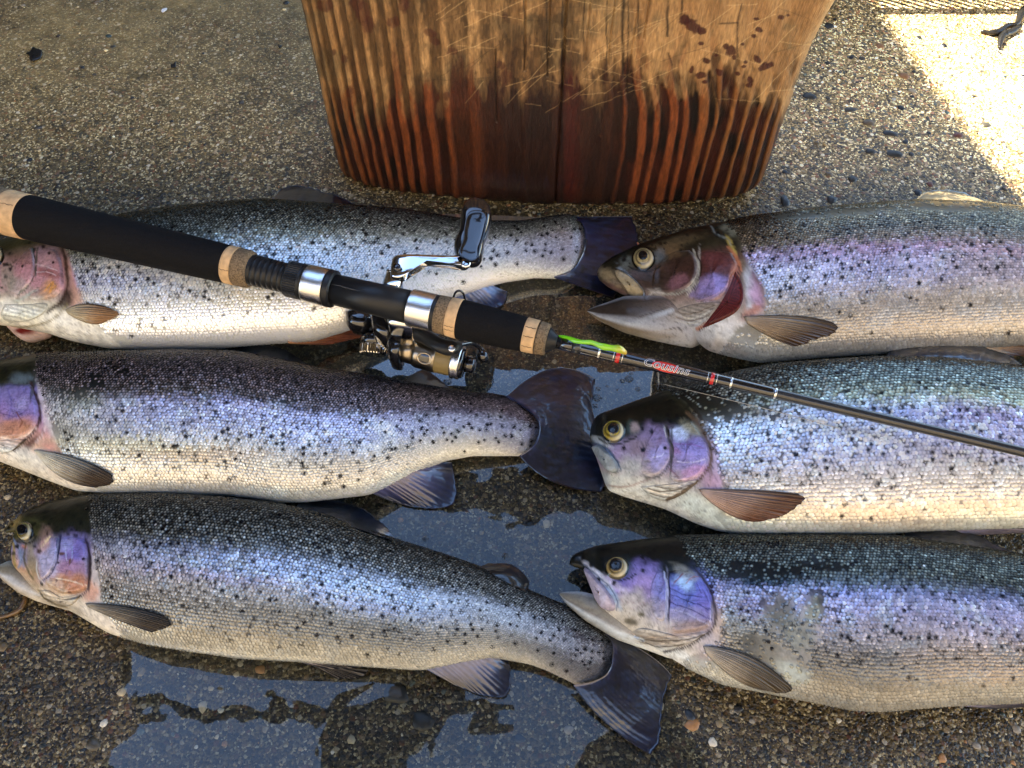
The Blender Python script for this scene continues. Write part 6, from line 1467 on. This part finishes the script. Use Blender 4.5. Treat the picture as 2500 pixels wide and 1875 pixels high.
# ------------------------------------------------------------------ reel (hangs from the rod seat)
def build_reel():
    body = mk('reel', *slab([(948, 838), (960, 822), (1010, 818), (1042, 828), (1040, 840), (1000, 836), (984, 846), (978, 880), (970, 888), (955, 884), (946, 866)], .040, .026, .2, 60), M_GLOSSB, ROD)
    body['label'] = 'spinning reel with bronze spool and chrome crank'
    mk('reel_foot', *slab([(952, 812), (962, 786), (1000, 780), (1012, 818), (1006, 826), (955, 820)], .052, .030, .12, 40), M_CHROME, body)
    mk('reel_stem', *slab([(905, 792), (932, 770), (975, 772), (962, 800), (950, 842), (915, 826)], .045, .024, .25, 40), M_GLOSSB, body)
    # rotor, spool, drag knob share one axis
    A0 = unproj(965, 850, .036); A1 = unproj(1160, 893, .036)
    D = A1 - A0; LN = np.linalg.norm(D); D /= LN
    S = lambda px: LN * (px - 965) / 195.0
    R = lambda px, hw: 1.1 * hw * proj(A0 + D * S(px))[2] / FPX
    def cyl(name, prof, m_, par=body, seg=56):
        V, F = lathe(A0, D, [(S(a), R(a, h)) for a, h in prof], seg)
        return mk(name, V, F, m_, par)
    cyl('rotor', [(975, 18), (978, 26), (1013, 28), (1014, 20)], M_BRONZE)
    cyl('spool', [(1012, 24), (1015, 31), (1022, 33), (1060, 35), (1068, 35.5), (1070, 33)], M_BRONZE)
    pr = []
    for i in range(19): pr += [(1069 + i * 2.0, 33.6), (1070 + i * 2.0, 34.4)]
    cyl('spooled_line', pr, M_LINE)
    cyl('spool_lip', [(1106, 34), (1108, 39), (1113, 39.5), (1116, 37.5), (1119, 38), (1125, 38.5), (1128, 36)], M_SILVER)
    cyl('spool_cap', [(1126, 35), (1133, 34), (1135, 12)], M_GLOSSB)
    cyl('drag_knob', [(1134, 8), (1138, 19), (1156, 18), (1160, 12)], M_GLOSSB)
    # oval port on the spool skirt
    c_ = A0 + D * S(1048); view = np.array([0, 0, H]) - c_; view /= np.linalg.norm(view)
    n_ = view - D * np.dot(view, D); n_ /= np.linalg.norm(n_); w_ = np.cross(D, n_)
    w_ = -w_ if w_[1] > 0 else w_
    r_ = R(1048, 34.5)
    def ring_pts(ax, ay, off, da=.25):
        t = np.linspace(0, 2 * math.pi, 36, endpoint=False)
        k = R(1048, 1.0); u = np.cos(t) * ax * k; v = np.sin(t) * ay * k / r_ + da
        return c_ + D * u[:, None] + (r_ + off) * (np.cos(v)[:, None] * n_ + np.sin(v)[:, None] * w_)
    Vr = np.concatenate([ring_pts(19, 15, -.0004), ring_pts(18, 14, .0008), ring_pts(14.5, 10.5, .0008), ring_pts(13.5, 9.5, -.0003)])
    mk('port_rim', Vr, grid_faces(4, 36, True), M_BRONZE, body)
    Vr = np.concatenate([ring_pts(13.6, 9.6, .0001), ring_pts(7, 5, .0002), ring_pts(.01, .01, .0002)])
    mk('port', Vr, grid_faces(3, 36, True), M_GLOSSB, body)
    # bail arm lever
    P = np.array([unproj(x, y, z) for x, y, z in ((1012, 806, .050), (1032, 818, .054), (1052, 830, .058), (1072, 842, .060), (1095, 849, .060), (1112, 847, .058), (1122, 842, .056))])
    V, F = tube(smooth_curve(P, 30), np.interp(np.linspace(0, 1, 30), [0, .15, .5, .85, 1], [.004, .0062, .0052, .0058, .003]), 20, .8)
    lev = mk('bail_arm', V, F, M_PLAS, body)
    sp_ = unproj(1103, 851, .0645)
    V, F = lathe(sp_, [0, -.35, .9], [(-.002, .0024), (.0004, .0024), (.0008, .0018)], 24); mk('screw', V, F, M_SILVER, lev)
    P = np.array([unproj(x, y, z) for x, y, z in ((1124, 842, .052), (1150, 838, .046), (1168, 846, .040), (1178, 862, .034))])
    V, F = tube(smooth_curve(P, 40), .0016, 12); mk('bail_wire', V, F, M_GLOSSB, body)
    V, F = tube(np.array([unproj(x, y, z) for x, y, z in ((1172, 852, .034), (1178, 868, .033), (1182, 884, .030))]), [.003, .0045, .003], 16); mk('line_roller', V, F, M_GLOSSB, body)
    # anti-reverse / far side knob cap
    p0 = unproj(916, 812, .036); p1 = unproj(911, 862, .030)
    dv = p1 - p0; ln = np.linalg.norm(dv)
    V, F = lathe(p0, dv, [(0, .006), (ln * .25, .0098), (ln * .58, .0098), (ln * .62, .0088)], 48); mk('handle_boss', V, F, M_GLOSSB, body)
    nf = 30; seg = nf * 4; dd, sx, tx = frame_of(dv); ang = np.linspace(0, 2 * math.pi, seg, endpoint=False)
    fl = np.where((np.arange(seg) % 4) < 2, 1, .95)
    V = np.concatenate([p0 + dd * q * ln + (rr * .0100 * (fl if u else np.ones(seg)))[:, None] * (np.cos(ang)[:, None] * sx + np.sin(ang)[:, None] * tx)
                        for q, rr, u in ((.60, .01, 0), (.60, .9, 0), (.64, 1, 1), (1.02, 1, 1), (1.08, .9, 0), (1.08, .01, 0))])
    mk('knurled_cap', V, grid_faces(6, seg, True), M_CHROME, body, smooth=False)
    # folded dark wing behind it
    mk('body_wing', *slab([(842, 770), (862, 762), (905, 772), (912, 790), (890, 808), (862, 806), (846, 792)], .040, .016, .4, 44), M_GLOSSB, body)
    # crank handle
    P = np.array([unproj(x, y, z) for x, y, z in ((962, 740, .062), (957, 715, .070), (960, 690, .076), (965, 664, .080))])
    V, F = tube(smooth_curve(P, 16), np.interp(np.linspace(0, 1, 16), [0, 1], [.0085, .0058]), 28); st = mk('crank_post', V, F, M_CHROME, body)
    V, F = lathe(P[-1] + (P[-1] - P[-2]) * .02, P[-1] - P[-2], [(-.0016, .0062), (-.0008, .0066), (.0002, .0062)], 28); mk('crank_collar', V, F, M_CHROME, body)
    arm = slab([(951, 668), (955, 645), (963, 633), (985, 629), (1040, 630), (1100, 632), (1134, 631), (1147, 636), (1146, 650), (1138, 654), (1124, 650), (1100, 645), (1040, 643), (1006, 646), (992, 656), (985, 672), (975, 680), (955, 678)], .084, .008, .10, 90)
    mk('crank_arm', tiltx(arm[0], 13), arm[1], M_CHROME, body)
    V, F = lathe(unproj(970, 652, .0885), [0, -.3, 1], [(-.001, .0024), (.0006, .0024), (.0007, .0010)], 20); mk('pivot_pin', V, F, M_GLOSSB, body)
    V, F = lathe(unproj(1137, 643, .0885), [0, -.3, 1], [(-.002, .0032), (.0004, .0032), (.0006, .0016)], 20); mk('pivot_pin', V, F, M_CHROME, body)
    # paddle knob: waisted, dished
    out = [(1150, 640), (1130, 634), (1113, 622), (1107, 604), (1113, 588), (1121, 572), (1124, 550), (1128, 528), (1138, 510), (1156, 503), (1178, 505), (1194, 515), (1201, 532), (1199, 552), (1192, 574), (1184, 592), (1180, 612), (1175, 628), (1165, 637)]
    V, F = slab(out, .088, .017, .22, 72); kc = V.mean(0); V = tiltx(V, 14)
    # concave face
    c = V.mean(0)
    mk('handle_knob', V, F, M_GLOSSB, body)
    # dished inlay giving the recessed face
    inn = [(1126, 612), (1119, 600), (1130, 574), (1134, 545), (1142, 522), (1158, 514), (1180, 517), (1190, 533), (1182, 566), (1172, 592), (1166, 614), (1146, 620)]
    Pn = smooth_curve(np.array(inn + inn[:1], float), 61)[:-1]
    Wn = unproj(Pn[:, 0], Pn[:, 1], .0975); cc = Wn.mean(0)
    rings = []
    for q, hz in ((1.0, 0), (.93, .0005), (.88, .0002), (.5, -.0002), (.01, -.0003)):
        r_ = cc + (Wn - cc) * q; r_[:, 2] += hz; rings.append(r_)
    Kf = np.concatenate(rings); Kf = Kf - kc; aa = math.radians(14); yy, zz_ = Kf[:, 1].copy(), Kf[:, 2].copy(); Kf[:, 1] = yy * math.cos(aa) - zz_ * math.sin(aa); Kf[:, 2] = yy * math.sin(aa) + zz_ * math.cos(aa); Kf = Kf + kc
    mk('knob_face', Kf, grid_faces(5, 60, True), M_GLOSSB, body)
build_reel()

# ------------------------------------------------------------------ small things
# green soft bait lying on the blank
pts = [(1363, 820, .080), (1385, 824, .086), (1405, 832, .088), (1425, 835, .090), (1445, 836, .090), (1468, 845, .090), (1490, 849, .089), (1510, 852, .088), (1522, 858, .086), (1529, 864, .083)]
Pw = smooth_curve(np.array([unproj(x, y, z) for x, y, z in pts]), 60)
s_ = np.linspace(0, 1, 60)
rw = np.interp(s_, [0, .1, .35, .45, .6, .85, .97, 1], [.0006, .0011, .0017, .0013, .0018, .0024, .0020, .0008]) * (1 + .12 * np.sin(s_ * 30))
V, F = tube(Pw, rw, 14)
cc = np.repeat(np.concatenate([[0], s_, [1]]), 14)
g = np.stack([np.interp(cc, [0, .8, 1], [lin('6cd41c')[k], lin('8cc428')[k], lin('c89838')[k]]) for k in range(3)], -1)
tag(mk('soft_bait', V, F, M_LURE, None, g), 'small translucent green soft bait worm clinging to the rod just past the front cork', 'fishing lure')

def blob_debris(name, label, cat, poly, z, th, m_, bend=0.0, seed=0):
    V, F = slab(poly, z, th, .2, 60)
    V[:, 2] += .0008 * (fbm(V[:, 0] * 300, V[:, 1] * 300, seed) - .3)
    return tag(mk(name, V, F, m_), label, cat)
blob_debris('leaf_scrap', 'black angular leaf scrap on the bare concrete at far upper left', 'leaf scrap', [(63, 131), (75, 124), (80, 115), (90, 119), (101, 122), (103, 132), (98, 143), (84, 149), (74, 147), (72, 137)], .0012, .0016, M_LEAF)
blob_debris('leaf_scrap', 'small black leaf crumb on the concrete left of the wooden block, level with its middle', 'leaf scrap', [(416, 158), (424, 156), (429, 151), (430, 158), (428, 164), (419, 166)], .001, .0014, M_LEAF)
blob_debris('leaf_scrap', 'tiny black crumb on the concrete just left of the wooden block', 'leaf scrap', [(678, 108), (683, 112), (688, 110), (684, 117), (680, 116)], .001, .0012, M_LEAF)
blob_debris('paper_crumb', 'tiny white crumb on the concrete near the top edge, left of the block', 'crumb', [(393, 27), (398, 22), (408, 20), (406, 25), (397, 31)], .001, .0012, M_WHITE)
def twig(label, pts, rad, m_=M_TWIG, name='twig', cat='twig', z=.002):
    P = smooth_curve(np.array([list(unproj(p[0], p[1], p[2] if len(p) > 2 else z)) for p in pts]), 40)
    r = np.interp(np.linspace(0, 1, 40), np.linspace(0, 1, len(rad)), rad) * (1 + .3 * (fbm(np.arange(40) * .7, np.zeros(40), 9) - .5))
    V, F = tube(P, r, 10)
    return tag(mk(name, V, F, m_), label, cat)
twig('curved brown wet stem on the ground under the jaw of the lower left trout', [(-60, 1512), (-10, 1508), (20, 1502), (45, 1490), (58, 1472), (63, 1455)], [.0016, .0013, .0014, .0018, .0012])
twig('dark bent twig lying in the sunlit patch at the upper right', [(2395, 76), (2420, 80), (2440, 76), (2460, 62), (2482, 58), (2492, 36), (2500, 20)], [.0015, .0032, .003, .0022, .003, .0042, .003], M_LEAF)
twig('short dark twig hanging down from the bent twig in the sunlight', [(2488, 66), (2470, 78), (2450, 86), (2443, 100), (2440, 118)], [.003, .0035, .004, .003, .0014], M_LEAF)
twig('loose clear fishing line across the middle right trout, below the rod', [(1620, 938, .050), (1700, 957, .062), (1800, 981, .070), (1900, 1006, .072), (2050, 1046, .070)], [.00018, .00018], M_MONO, 'fishing_line', 'fishing line')
twig('black curved hose end beside the top right corner of the wooden block', [(2006, -40, .02), (2012, -4, .018), (2022, 8, .012), (2030, -2, .01), (2034, -30, .01)], [.005, .005, .006, .005, .005], M_GLOSSB, 'hose', 'hose')

# ------------------------------------------------------------------ out of view: roof, crate, and walls added to steer the light
def up_px(px, py, z):
    """where the puddle at a pixel mirrors the height z"""
    P = unproj(px, py, -z); P = np.atleast_2d(P).copy(); P[:, 2] = z
    return P
ZR = 2.4
def board(poly, th=.06, z=ZR):
    P = np.concatenate([up_px(x, y, z) for x, y in poly])
    Q = P.copy(); Q[:, 2] += th
    n = len(P); j = np.arange(n)
    return np.concatenate([P, Q]), [np.stack([j, (j + 1) % n, n + (j + 1) % n, n + j], -1)], n
roof = thing('roof', 'unseen timber roof over the landing, its opening shaped to steer sun and sky', 'roof')  # inferred from puddle reflections; slabs and opening shaped for shade and sky light
def roof_board(poly, z, th=.06, mir=False):
    P = [up_px(x, y, z)[0] for x, y in poly] if mir else [np.array([x, y, z]) for x, y in poly]
    n = len(P)
    V = [tuple(p) for p in P] + [(p[0], p[1], p[2] + th) for p in P]
    me = bpy.data.meshes.new('roof_board')
    me.from_pydata(V, [], [tuple(range(n)), tuple(range(2 * n - 1, n - 1, -1))] + [(k, (k + 1) % n, n + (k + 1) % n, n + k) for k in range(n)])
    me.materials.append(M_BOARD)
    o = bpy.data.objects.new('roof_board', me); COL.objects.link(o); o.parent = roof
def shade_point(px, py, h):
    G = unproj(px, py, 0.0); k = h / sun_dir.z
    return np.array([G[0] + sun_dir.x * k, G[1] + sun_dir.y * k])
a_, b_ = shade_point(2158, 28, ZR + .06), shade_point(2500, 480, ZR + .06)
sl = (b_[0] - a_[0]) / (b_[1] - a_[1])
yt = a_[1] + .02; y0 = .35
xat = lambda y: a_[0] + (y - a_[1]) * sl
roof_board([(-3.4, -.9), (xat(y0), -.9), (xat(y0), y0), (xat(yt), yt), (-3.4, yt)], ZR)
roof_board([(-3.4, yt + .001), (-.90, yt + .001), (-.90, 3.3), (-3.4, 3.3)], ZR)
roof_board([(-.899, 2.43), (3, 2.43), (3, 3.3), (-.899, 3.3)], ZR)
roof_board([(xat(y0) + .001, -.9), (.60, -.9), (.60, y0), (xat(y0) + .001, y0)], ZR)
roof_board([(.601, -.9), (3, -.9), (3, 2.429), (.601, 2.429)], ZR)
for poly in ([(250, 1706), (1250, 1716), (1250, 1752), (250, 1744)], [(830, 1752), (1090, 1752), (1020, 1840), (960, 1930), (800, 2050), (800, 1830)],
             [(940, 1592), (1160, 1600), (1140, 1716), (960, 1716)], [(1480, 1490), (1760, 1500), (1760, 2000), (1400, 2000), (1400, 1860), (1560, 1700)],
             [(940, 1150), (1760, 1205), (1760, 1255), (1240, 1240), (940, 1200)], [(1280, 760), (1760, 770), (1760, 800), (1280, 785)]):
    roof_board(poly, ZR - .07, .065, True)

# slatted crate just beyond the top edge: its rim throws the toothed shadow
crate = thing('slatted_crate', 'slatted plastic crate standing just beyond the top right of the view', 'crate')
def part(c, s, name):
    V, F = box(c, s); mk(name, V, F, M_CRATE, crate, smooth=False)
yc_ = .852; hc = .118
xa, xb = .27, .86
part(((xa + xb) / 2, yc_, hc - .004), (xb - xa, .006, .008), 'rim')
part(((xa + xb) / 2, yc_, .036), (xb - xa, .005, .040), 'side_panel')
x = xa
while x < xb:
    part((x, yc_, .083), (.0050, .0016, .056), 'slat'); x += .0125
x = xa
while x < xb:
    part((x, yc_, hc + .003), (.0055, .002, .007), 'tooth'); x += .0125
for sx_ in (xa, xb): part((sx_, yc_ + .15, hc / 2), (.006, .29, hc), 'side_panel')
part(((xa + xb) / 2, yc_ + .30, hc / 2), (xb - xa, .006, hc), 'side_panel')

# unseen dark walls added to block low sky and darken reflections
V, F = box((-1.5, 3.1, 1.15), (3.6, .1, 2.3))
tag(mk('sky_block_wall', V, F, M_BOARD, None, smooth=False), 'brown wall added beyond the view to darken reflections', 'timber wall')
V, F = box((-3.3, 1.2, 1.15), (.1, 3.7, 2.3))
tag(mk('sky_block_wall', V, F, M_BOARD, None, smooth=False), 'brown wall added out of view on the left to darken reflections', 'timber wall')
# unseen pale wall added behind the viewer to bounce warm fill
V, F = box((0, -2.1, 1.6), (9, .2, 3.2))
tag(mk('bounce_wall', V, F, M_WALL, None, smooth=False), 'cream wall added behind the viewer to bounce warm light', 'wall')
print('polys', sum(len(o.data.polygons) for o in scene.objects if o.type == 'MESH'))
